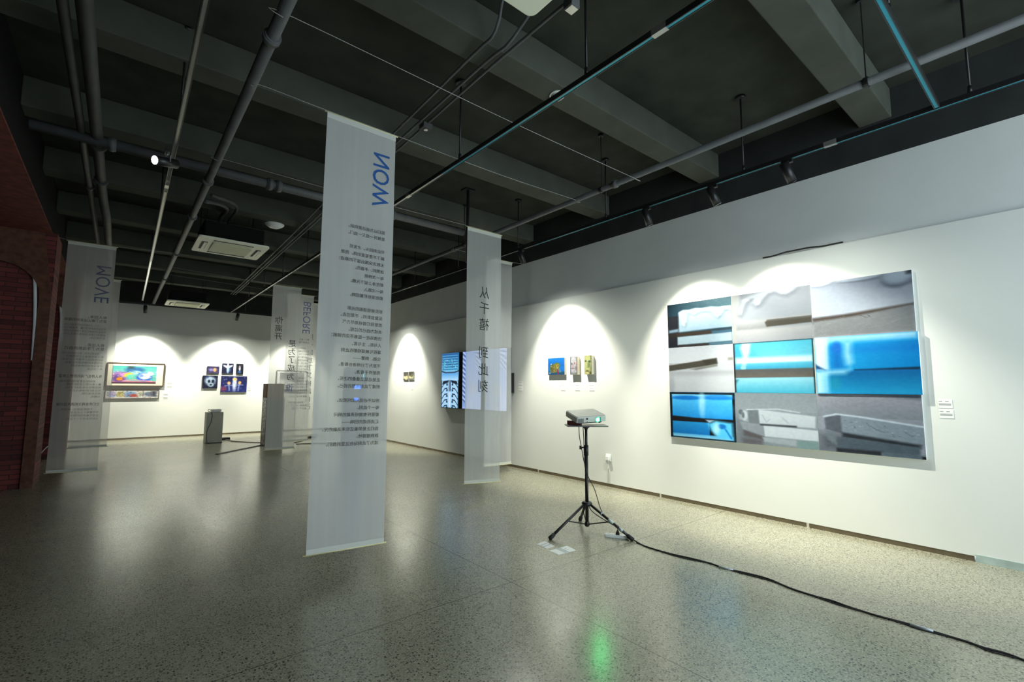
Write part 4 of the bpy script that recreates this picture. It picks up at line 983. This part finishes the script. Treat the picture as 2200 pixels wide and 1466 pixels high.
def dark_pic(k):
    a = Art(60, 46, (18, 20, 44))
    if k == 0:
        a.vgrad(0, 1, (40, 36, 70), (60, 50, 84)); a.ell(.62, .5, .14, .25, (214, 160, 90), .9).ell(.3, .5, .18, .2, (120, 110, 170), .9).stroke([(.1, .4), (.9, .5)], .02, (150, 140, 190), .05, .7)
    elif k == 1:
        a.ell(.5, .5, .1, .42, (226, 236, 250), .8).poly([(.1, .14), (.5, .26), (.9, .14), (.9, .26), (.55, .5), (.45, .5), (.1, .26)], (214, 226, 244), .05).ell(.5, .15, .08, .1, (240, 240, 250), .6).ell(.55, .6, .16, .35, (110, 150, 210), .9, .6)
    elif k == 2:
        a.put(np.ones_like(a.u), (14, 16, 26)); a.ell(.5, .45, .13, .26, (190, 200, 220), .8).ell(.5, .35, .07, .08, (210, 90, 70), .7).ell(.5, .8, .2, .12, (50, 90, 150), .9)
    elif k == 3:
        a.ell(.5, .42, .36, .34, (160, 180, 200), .5).ell(.42, .45, .08, .12, (20, 24, 48), .6).ell(.68, .45, .1, .14, (24, 28, 52), .6).ell(.55, .75, .2, .14, (150, 170, 190), .6).ell(.55, .72, .08, .06, (20, 24, 48), .6).ell(.25, .15, .1, .06, (60, 90, 140), .8)
    else:
        a.vgrad(0, 1, (24, 28, 70), (40, 50, 120)); a.ell(.52, .5, .08, .4, (206, 216, 250), .9).ell(.52, .2, .08, .09, (250, 200, 110), .7).ell(.3, .45, .06, .1, (250, 180, 100), .8).ell(.72, .42, .06, .1, (250, 180, 100), .8)
        a.stroke([(.3, .5), (.33, .9)], .02, (150, 170, 230), .05).stroke([(.7, .5), (.67, .9)], .02, (150, 170, 230), .05).stroke([(.15, .6), (.85, .55)], .015, (190, 200, 240), .04, .8).ell(.1, .8, .12, .15, (150, 60, 80), .9, .7)
    for i in range(70): a.ell(RNG.random(), RNG.random(), .02, .02, [(90, 100, 170), (20, 22, 40), (160, 170, 220)][i % 3], .9, .5)
    return a.grain(10, 16)
DG = 'five dark pictures hung in two rows'
for k, (x0, x1, z0, z1, lb) in enumerate([(2.055, 2.36, 1.838, 2.05, 'small violet dark picture with an orange glow, upper left of five'), (2.435, 2.735, 1.843, 2.147, 'dark picture of a white figure with spread arms, upper middle of five'),
                                          (2.81, 3.0, 1.836, 2.146, 'narrow dark picture of a tiny lit figure, upper right of five'), (1.955, 2.34, 1.39, 1.77, 'dark picture with a pale skull-like shape, lower left of five'),
                                          (2.43, 3.12, 1.275, 1.766, 'largest dark blue picture with glowing figures, lower right of five')]):
    back_picture('picture', lb, 'picture', dark_pic(k), x0, x1, z0, z1, .035, 'black', DG)
def B3():
    a = Art(60, 40, (150, 150, 152)); a.vgrad(0, 1, (120, 122, 126), (190, 190, 192)); a.ell(.3, .7, .3, .2, (214, 214, 214), .8).ell(.75, .4, .25, .25, (90, 92, 98), .9); return a.grain(8, 16)
framed('grey framed picture on the back wall seen through the far banners', 3.97, 4.92, 1.345, 1.985, 4.07, 4.82, 1.45, 1.90, B3(), 'grey_frame', 'mount_white', .02)

# ================================================================== PROJECTOR ON ITS TRIPOD
px, py = 3.785, 3.36
TZ = 1.062
t = thing('tripod_stand', 'black tripod stand with a tray, under the glowing projector', 'tripod stand', (px, py, 0))
G().cyl((px, py, .78), (px, py, 1.03), .0135, n=16).build('upper_pole', 'black', t, smooth=True)
G().cyl((px, py, .06), (px, py, .80), .0175, n=16).build('pole', 'black', t, smooth=True)
G().cyl((px, py, .755), (px, py, .86), .0225, n=16).build('clamp_collar', 'black', t, smooth=True)
cw = Vector((-.77, .64, 0))
G().cyl(Vector((px, py, .835)) + cw * .015, Vector((px, py, .835)) + cw * .055, .008, n=10).cyl(Vector((px, py, .835)) + cw * .05, Vector((px, py, .835)) + cw * .07, .02, n=12).build('clamp_knob', 'black', t, smooth=True)
G().lathe((px, py, .245), [(.02, 0), (.05, .012), (.055, .03), (.045, .045), (.022, .05)]).build('leg_collar', 'black', t, smooth=True)
G().lathe((px, py, .045), [(.018, 0), (.024, .01), (.024, .04), (.018, .05)]).build('brace_collar', 'black', t, smooth=True)
G().lathe((px, py, TZ - .045), [(.016, 0), (.02, .012), (.045, .034), (.06, .041)]).build('tray_bracket', 'black', t, smooth=True)
rv = Vector((math.cos(-.69), math.sin(-.69), 0)); fv = Vector((math.sin(.69), math.cos(.69), 0))
mt = Matrix(((rv.x, fv.x, 0, px), (rv.y, fv.y, 0, py), (0, 0, 1, 0), (0, 0, 0, 1)))
G().rbox((-.21, -.14, TZ - .005), (.21, .14, TZ + .004), .03, mtx=mt).build('tray', 'tray', t)
feet = [onz(1183, 1160), onz(1358, 1163), onz(1247, 1119)]
for k, q in enumerate(feet):
    q = Vector((q[0], q[1], .018)); top = Vector((px, py, .262)); d = (q - top); hd = Vector((d.x, d.y, 0)).normalized()
    top = top + hd * .05
    lg = G().cyl(top, q, .0135, n=14).build('leg', 'black', t, smooth=True)
    e = (q - top).normalized()
    G().cyl(q - e * .05, q + e * .012, .019, .021, n=14).build('rubber_foot', 'rubber', lg, smooth=True)
    mid = top + (q - top) * .5
    G().cyl(mid, Vector((px, py, .07)) + hd * .02, .006, n=8).build('brace', 'black', t, smooth=True)
    if k == 1:
        for f, m, ln in ((.50, 'pale_tape', .03), (.27, 'silver_tape', .008), (.74, 'silver_tape', .022)):
            c = top + (q - top) * f
            G().cyl(c - e * ln, c + e * ln, .0165, n=14).build('tape_wrap', m, lg, smooth=True)
# projector
pc = Vector((3.786, 3.366, 1.156))
pm = Matrix.Translation(pc) @ Matrix.Rotation(-.405, 4, 'Z') @ Matrix.Rotation(.192, 4, 'X') @ Matrix.Rotation(-.052, 4, 'Y')
w, d, h = .332, .295, .075
pr = thing('projector', 'pale grey projector with a glowing green lens on the black tripod', 'projector', tuple(pc))
G().rbox((-w / 2, -d / 2, -h / 2 + .012), (w / 2, d / 2, h / 2 - .006), .022, 5, mtx=pm).build('body', 'proj', pr, smooth=False, bevel=.005)
G().rbox((-w / 2 + .006, -d / 2 + .006, h / 2 - .006), (w / 2 - .006, d / 2 - .006, h / 2), .022, 5, mtx=pm).build('lid', 'proj_top', pr, bevel=.003)
G().rbox((-w / 2 + .03, -d / 2 + .03, -h / 2 - .004), (w / 2 - .03, d / 2 - .03, -h / 2 + .012), .02, mtx=pm).build('underside', 'proj_under', pr)
fy = -d / 2
g = G()
for k in range(9): g.box((-w / 2 + .018 + k * .0068, fy - .0015, -.022), (-w / 2 + .0212 + k * .0068, fy + .002, .018), mtx=pm)
g.build('vent_grille', 'ac_dark', pr)
G().box((-.062, fy - .0015, .004), (-.042, fy + .002, .022), mtx=pm).build('sensor_window', 'black_gloss', pr)
G().cyl(pm @ Vector((-.05, fy - .0015, -.017)), pm @ Vector((-.05, fy + .002, -.017)), .0045, n=12).build('sensor_dot', 'black_gloss', pr)
G().box((-.018, fy - .001, -.006), (.008, fy + .002, -.002), mtx=pm).build('maker_mark', 'ink_pale', pr)
lc = Vector((.064, fy, -.001))
G().cyl(pm @ (lc + Vector((0, -.004, 0))), pm @ (lc + Vector((0, .004, 0))), .027, n=28).build('lens_ring', 'lens_ring', pr, smooth=True)
G().cyl(pm @ (lc + Vector((0, -.006, 0))), pm @ (lc + Vector((0, -.003, 0))), .0185, n=28).build('lens', 'lens', pr)
G().box((.092, fy - .002, -.024), (.100, fy + .002, .024), mtx=pm).build('lens_cover_slide', 'lens_ring', pr)
for fx in (-.11, .11):
    G().cyl(pm @ Vector((fx, fy + .05, -h / 2)), pm @ Vector((fx, fy + .05, -h / 2 - .012)), .012, n=12).build('foot', 'black', pr)
# light thrown by the lens (spills green over the shell and floor)
gl = bpy.data.lights.new('lens_beam', 'SPOT'); gl.energy = 10; gl.color = (0.25, 1.0, 0.65); gl.spot_size = math.radians(50); gl.spot_blend = .5; gl.shadow_soft_size = .015
go = bpy.data.objects.new('lens_beam', gl); COL.objects.link(go); go.parent = pr
dirn = (pm.to_3x3() @ Vector((0, -1, 0))).normalized()
go.location = (pm @ (lc + Vector((0, -.02, 0)))) - pc; go.rotation_euler = dirn.to_track_quat('-Z', 'Y').to_euler()
# block lifting the back of the projector
bm_ = Matrix.Translation((0, 0, 0))
bk = Vector((px, py, 0)) - rv * .10 + fv * .07
m2 = Matrix(((rv.x, fv.x, 0, bk.x), (rv.y, fv.y, 0, bk.y), (0, 0, 1, 0), (0, 0, 0, 1)))
tag(G().box((-.085, -.045, TZ + .004), (.06, .045, TZ + .043), mtx=m2).build('wedge_block', 'red_block', bevel=.003), 'red brown block wedged under the back of the projector on the tripod', 'block')

# power strip, plugs and cables
c = onz(1325, 1153); c0, c1 = onz(1299, 1154), onz(1352, 1160)
ax = Vector((c1[0] - c0[0], c1[1] - c0[1], 0)); L = ax.length; ax.normalize(); sd = Vector((-ax.y, ax.x, 0))
m3 = Matrix(((ax.x, sd.x, 0, c0[0]), (ax.y, sd.y, 0, c0[1]), (0, 0, 1, 0), (0, 0, 0, 1)))
ps = thing('power_strip', 'white power strip lying at the right tripod leg', 'power strip', (c0[0], c0[1], 0))
G().rbox((0, -.005, 0), (L, .052, .028), .012, mtx=m3).build('strip_body', 'white_plastic', ps, bevel=.004)
g = G()
for k in range(4):
    for s_ in (-.006, .006): g.box((.04 + k * .055, .022 + s_ - .001, .0275), (.052 + k * .055, .022 + s_ + .001, .0285), mtx=m3)
g.build('socket_slots', 'ac_dark', ps)
plug = m3 @ Vector((L * .52, .024, .028))
def cord(label, pts, r=.0042, m='rubber', name='power_cord', n=8, k=6):
    o = G().tube(smooth_path(pts, k), r, n).build(name, m, smooth=True); tag(o, label, 'cable'); return o
pl = thing('projector_cable', 'black cord with a plug, from the projector down the tripod into the white strip', 'cable', tuple(plug))
G().cyl(plug, plug + Vector((0, 0, .018)), .02, .018, n=12).cyl(plug + Vector((0, 0, .018)), plug + Vector((0, 0, .04)), .016, .007, n=12).build('plug', 'rubber', pl, smooth=True)
lgm = Vector((px, py, .262)).lerp(Vector((feet[1][0], feet[1][1], .02)), .55)
path = [tuple(Vector((px, py, TZ - .01)) - rv * .035 - fv * .02), tuple(Vector((px, py, .9)) - rv * .026 - fv * .01), tuple(Vector((px, py, .70)) - rv * .024 - fv * .014), tuple(Vector((px, py, .55)) - fv * .024 - rv * .008), tuple(Vector((px, py, .35)) - fv * .026 + rv * .006),
        tuple(Vector((px, py, .21)) + rv * .04 - fv * .035), tuple(lgm + Vector((-.03, -.03, .0))), tuple(lgm + Vector((.0, -.045, -.015))), tuple(plug + Vector((0, -.005, .07))), tuple(plug + Vector((0, 0, .038)))]
G().tube(smooth_path(path), .0042, 8).build('cable_run', 'rubber', pl, smooth=True)
p0 = Vector((px, py, TZ - .01)) - rv * .075
cord('black signal cable looping from the projector tray along the pole to the taped tripod leg',
     [tuple(p0), tuple(Vector((px, py, .95)) - rv * .07), tuple(Vector((px, py, .82)) - rv * .05 - fv * .02), tuple(Vector((px, py, .70)) - rv * .03 - fv * .026), tuple(Vector((px, py, .55)) + rv * .01 - fv * .03), tuple(Vector((px, py, .42)) + rv * .075 - fv * .03),
      tuple(Vector((px, py, .25)) + rv * .125 - fv * .035), tuple(Vector((px, py, .17)) + rv * .16 - fv * .05)], .004, name='signal_cable')
fl = [(1370, 1166), (1392, 1176), (1440, 1190), (1480, 1199), (1520, 1209), (1560, 1222), (1600, 1231), (1650, 1244), (1700, 1265), (1750, 1281), (1790, 1292), (1820, 1303), (1880, 1322), (1940, 1338), (1975, 1348), (2030, 1365), (2080, 1380), (2110, 1391), (2160, 1404), (2200, 1419), (2290, 1452)]
fp = [onz(*q, 0.006) for q in fl]; fp = [(q[0], q[1], .006) for q in fp]
legend = tuple(Vector((px, py, .262)).lerp(Vector((feet[1][0], feet[1][1], .02)), .8) + Vector((.02, .0, -.02)))
cab = thing('floor_cable', 'long black cable pair crossing the floor from the tripod to the lower right corner', 'cable', fp[0])
G().tube(smooth_path([legend] + fp, 5), .0062, 8).build('cable_run', 'rubber', cab, smooth=True)
fp2 = [(q[0] - .012 + .016 * math.sin(i * 1.7), q[1] - .008 + .012 * math.cos(i * 1.3), .004) for i, q in enumerate(fp)]
G().tube(smooth_path(fp2, 5), .0036, 8).build('thin_cable_run', 'rubber', cab, smooth=True)
def tape_on(i, f):
    a, b = Vector(fp[i]), Vector(fp[i + 1]); c_ = a.lerp(b, f); dd = (b - a).normalized()
    G().cyl(c_ - dd * .055, c_ + dd * .055, .0095, n=10).build('tape_wrap', 'silver_tape', cab, smooth=True)
tape_on(5, .0); tape_on(14, .1)

# info cards taped to the floor
def card(label, corners, lines, tape):
    q = [onz(*p) for p in corners]; ct = sum(q) / 4
    t_ = thing('floor_card', label, 'card', (ct[0], ct[1], 0), 'cards on the floor')
    vs = [(p[0], p[1], .0004) for p in q] + [(p[0], p[1], .0016) for p in q]
    G().add(vs, [(3, 2, 1, 0), (4, 5, 6, 7), (0, 1, 5, 4), (1, 2, 6, 5), (2, 3, 7, 6), (3, 0, 4, 7)]).build('sheet', 'paper', t_)
    def pt(u, v, z):
        p = (q[0] * (1 - u) + q[1] * u) * (1 - v) + (q[3] * (1 - u) + q[2] * u) * v; return (p[0], p[1], z)
    for nm, mm, rs in (('printed_lines', 'ink', lines), ('tape_strip', 'silver_tape', tape)):
        if not rs: continue
        g = G()
        for u0, v0, u1, v1 in rs:
            vs = [pt(u0, v0, .0017), pt(u1, v0, .0017), pt(u1, v1, .0017), pt(u0, v1, .0017), pt(u0, v0, .0021), pt(u1, v0, .0021), pt(u1, v1, .0021), pt(u0, v1, .0021)]
            g.add(vs, [(3, 2, 1, 0), (4, 5, 6, 7), (0, 1, 5, 4), (1, 2, 6, 5), (2, 3, 7, 6), (3, 0, 4, 7)])
        g.build(nm, mm, t_)
card('smaller white card on the floor by the left tripod foot', [(1153, 1170), (1170, 1163.5), (1191, 1174), (1175, 1180)], [(.05, .32, .95, .38), (.05, .60, .95, .66)], [])
card('larger white card with a grey tape strip, on the floor before the tripod', [(1180, 1184), (1218, 1173.5), (1238, 1183), (1201, 1193)], [(.62, .35, .78, .39), (.62, .55, .8, .58)], [(.36, -.0, .60, 1.0)])

# socket with conduit on the right wall
sx = XR - .001
so = thing('wall_socket', 'white wall socket with a twin cable down to the skirting, right of the tripod', 'socket', (XR, 4.62, .04))
G().box((sx - .012, 4.565, .37), (sx, 4.665, .47)).build('socket_plate', 'white_plastic', so, bevel=.003)
G().box((sx - .045, 4.585, .385), (sx - .012, 4.645, .445)).build('adapter', 'white_plastic', so, bevel=.005)
G().tube([(sx - .03, 4.605, .39), (sx - .02, 4.608, .34), (sx - .005, 4.60, .25), (sx - .005, 4.60, .045)], .004, 6).build('cable_drop', 'white_plastic', so, smooth=True)
G().tube([(sx - .03, 4.625, .39), (sx - .02, 4.628, .34), (sx - .005, 4.63, .25), (sx - .005, 4.63, .045)], .004, 6).build('cable_drop', 'white_plastic', so, smooth=True)

# cord on the ledge above the prints
lp = [onx(*q, XR + .01) for q in ((1640, 554), (1662, 549), (1688, 543), (1712, 542), (1740, 538), (1765, 532), (1790, 527), (1812, 523))]
cord('black cord drooping along the wall seam above the nine prints', [(XR - .004, q[1], 2.962 + (.014 if 1 < i < 5 else .0)) for i, q in enumerate(lp)], .009, name='ledge_cord')

# ================================================================== FAR END
plt = thing('plinth', 'white plinth with a small projector on it, before the back wall', 'plinth', (2.01, 14.65, 0))
G().box((1.83, 14.45, 0), (2.195, 14.85, .78)).build('plinth_box', 'plinth', plt, bevel=.004)
pj = thing('projector', 'small white projector lying on the white plinth by the back wall', 'projector', (2.03, 14.62, .78))
G().rbox((1.93, 14.50, .79), (2.145, 14.74, .855), .012).build('body', 'white_plastic', pj, bevel=.003)
G().cyl((2.145, 14.57, .822), (2.155, 14.57, .822), .026, n=16).build('lens', 'black_gloss', pj)
G().box((1.95, 14.52, .78), (2.12, 14.72, .79)).build('foot_plate', 'black', pj)
cord('black cord hanging down the front of the white plinth', [(1.93, 14.62, .83), (1.87, 14.58, .85), (1.86, 14.5, .81), (1.92, 14.445, .78), (1.945, 14.442, .70), (1.93, 14.442, .55), (1.86, 14.442, .35), (1.845, 14.442, .2), (1.86, 14.442, .06), (1.88, 14.43, .008), (2.0, 14.40, .008), (2.2, 14.42, .008)], .006, name='hanging_cable')
def dark_side():
    a = Art(24, 120, (30, 26, 30))
    for i in range(130): a.ell(RNG.random(), RNG.random(), .16, .012, [(190, 186, 196), (16, 14, 18), (90, 70, 90), (210, 206, 210)][i % 4], .6, .9, RNG.random() - .5)
    return a
cb = thing('cabinet', 'tall charcoal cabinet with a black and white patterned side, behind the far banner', 'cabinet', (3.03, 12.95, 0))
G().box((2.84, 12.80, 0), (3.25, 13.25, 1.18)).build('cabinet_body', 'dark_cab', cb, bevel=.004)
dark_side().mesh('patterned_side', (2.8395, 13.22, 1.17), (0, -.41, 0), (0, 0, -1.15), 'art', cb)
tag(G().box((2.83, 12.82, 1.181), (3.23, 13.2, 1.52)).build('box', 'brown_box', bevel=.003), 'brown box standing on the charcoal cabinet', 'box')
col = thing('display_stand', 'dark upright stand with a blue glowing screen, seen through the NOW banner', 'stand', (4.35, 11.0, 0))
G().box((4.12, 10.95, 0), (4.58, 11.25, 1.90)).build('stand_body', 'dark_cab', col, bevel=.006)
q = ony(765, 858, 10.95); G().box((q[0] - .05, 10.935, q[2] - .03), (q[0] + .05, 10.949, q[2] + .03)).build('glowing_lens', 'glow_blue', col)
q = ony(768, 832, 10.95); G().box((q[0] - .08, 10.94, q[2] - .04), (q[0] + .08, 10.949, q[2] + .04)).build('glowing_panel', 'glow_blue', col)
q = ony(781, 808, 10.95); G().box((q[0] - .012, 10.94, q[2] - .09), (q[0] + .012, 10.949, q[2] + .09)).build('glowing_slot', 'glow_cyan', col)
# flat cables round the cabinet
def flat(label, pts, w=.05, name='floor_cable_cover'):
    P_ = [Vector((p[0], p[1], 0)) for p in pts]; vs = []; fs = []
    for i, p in enumerate(P_):
        dd = (P_[min(i + 1, len(P_) - 1)] - P_[max(i - 1, 0)]).normalized(); s_ = Vector((-dd.y, dd.x, 0))
        for a_, z_ in ((-w, .001), (-w * .5, .018), (w * .5, .018), (w, .001)): vs.append(p + s_ * a_ + Vector((0, 0, z_)))
    for i in range(len(P_) - 1):
        for k in range(3): fs.append((i * 4 + k, i * 4 + k + 1, i * 4 + 5 + k, i * 4 + 4 + k))
        fs.append((i * 4 + 3, i * 4, i * 4 + 4, i * 4 + 7))
    fs += [(0, 1, 2, 3), tuple(reversed([len(vs) - 4, len(vs) - 3, len(vs) - 2, len(vs) - 1]))]
    o = G().add(vs, fs).build(name, 'cable_grey'); tag(o, label, 'cable cover', 'flat cable runs on the floor'); return o
flat('flat cable run reaching forward and left from the charcoal cabinet', [onz(466, 977), onz(500, 970), onz(540, 962), onz(568, 956)])
flat('flat cable run from the charcoal cabinet back towards the white plinth', [onz(566, 952), onz(530, 951), onz(500, 949), onz(484, 945)])
flat('flat cable run right of the charcoal cabinet, angled to a black block', [onz(634, 952), onz(652, 947), onz(664, 943)])
flat('flat cable run right of the charcoal cabinet, going straight behind NOW', [onz(636, 955), onz(660, 954), onz(690, 954), onz(745, 953)])
q = onz(670, 940); tag(G().box((q[0] - .12, q[1] - .1, .001), (q[0] + .12, q[1] + .1, .07)).build('floor_box', 'black', bevel=.005), 'small black box on the floor left of the NOW banner', 'box')
q = onz(484, 945); tag(G().box((q[0] - .1, q[1] - .1, .001), (q[0] + .1, q[1] + .1, .06)).build('floor_box', 'black', bevel=.005), 'small black box on the floor beside the white plinth', 'box')

# curved white tubes on the brick piers
def arc_tube(label, pts, y, r):
    P_ = [ony(*p, y - .03) for p in pts]
    t_ = thing('wall_tube', label, 'tube', tuple(P_[-1]), 'white curved tubes on the brick piers')
    G().tube(smooth_path([tuple(p) for p in P_], 5), r, 10).build('tube', 'led', t_, smooth=True)
    for p in (P_[1], P_[-2]):
        G().box((p[0] - .02, y - .035, p[2] - .01), (p[0] + .02, y + .061, p[2] + .01)).build('clip', 'white_plastic', t_)
arc_tube('long white curved tube on the nearer brick pier at the left edge', [(58, 532), (65, 549), (71, 572), (74.5, 600), (75.5, 640), (75, 690), (72.5, 735), (70, 775)], 9.72, .022)
arc_tube('shorter white curved tube on the farther brick pier beside the MOVE banner', [(125.5, 634), (128, 650), (130.5, 668), (131, 690), (130, 735)], 13.44, .02)
q = onz(92, 984)
w_ = thing('power_strip', 'white power strip on the floor at the foot of the farther brick pier', 'power strip', tuple(q))
G().box((q[0] - .1, q[1] - .05, .001), (q[0] + .3, q[1] + .02, .035)).build('strip_body', 'white_plastic', w_, bevel=.004)
cord('white cord slanting down the brick by the MOVE banner', [(ony(107, 958, 13.36)[0], 13.36, ony(107, 958, 13.36)[2]), (ony(101, 961, 13.36)[0], 13.36, ony(101, 961, 13.36)[2]), (ony(91, 971, 13.34)[0], 13.34, ony(91, 971, 13.34)[2]), (ony(80, 983, 13.32)[0], 13.32, .03)], .008, 'white_plastic', 'white_cord')
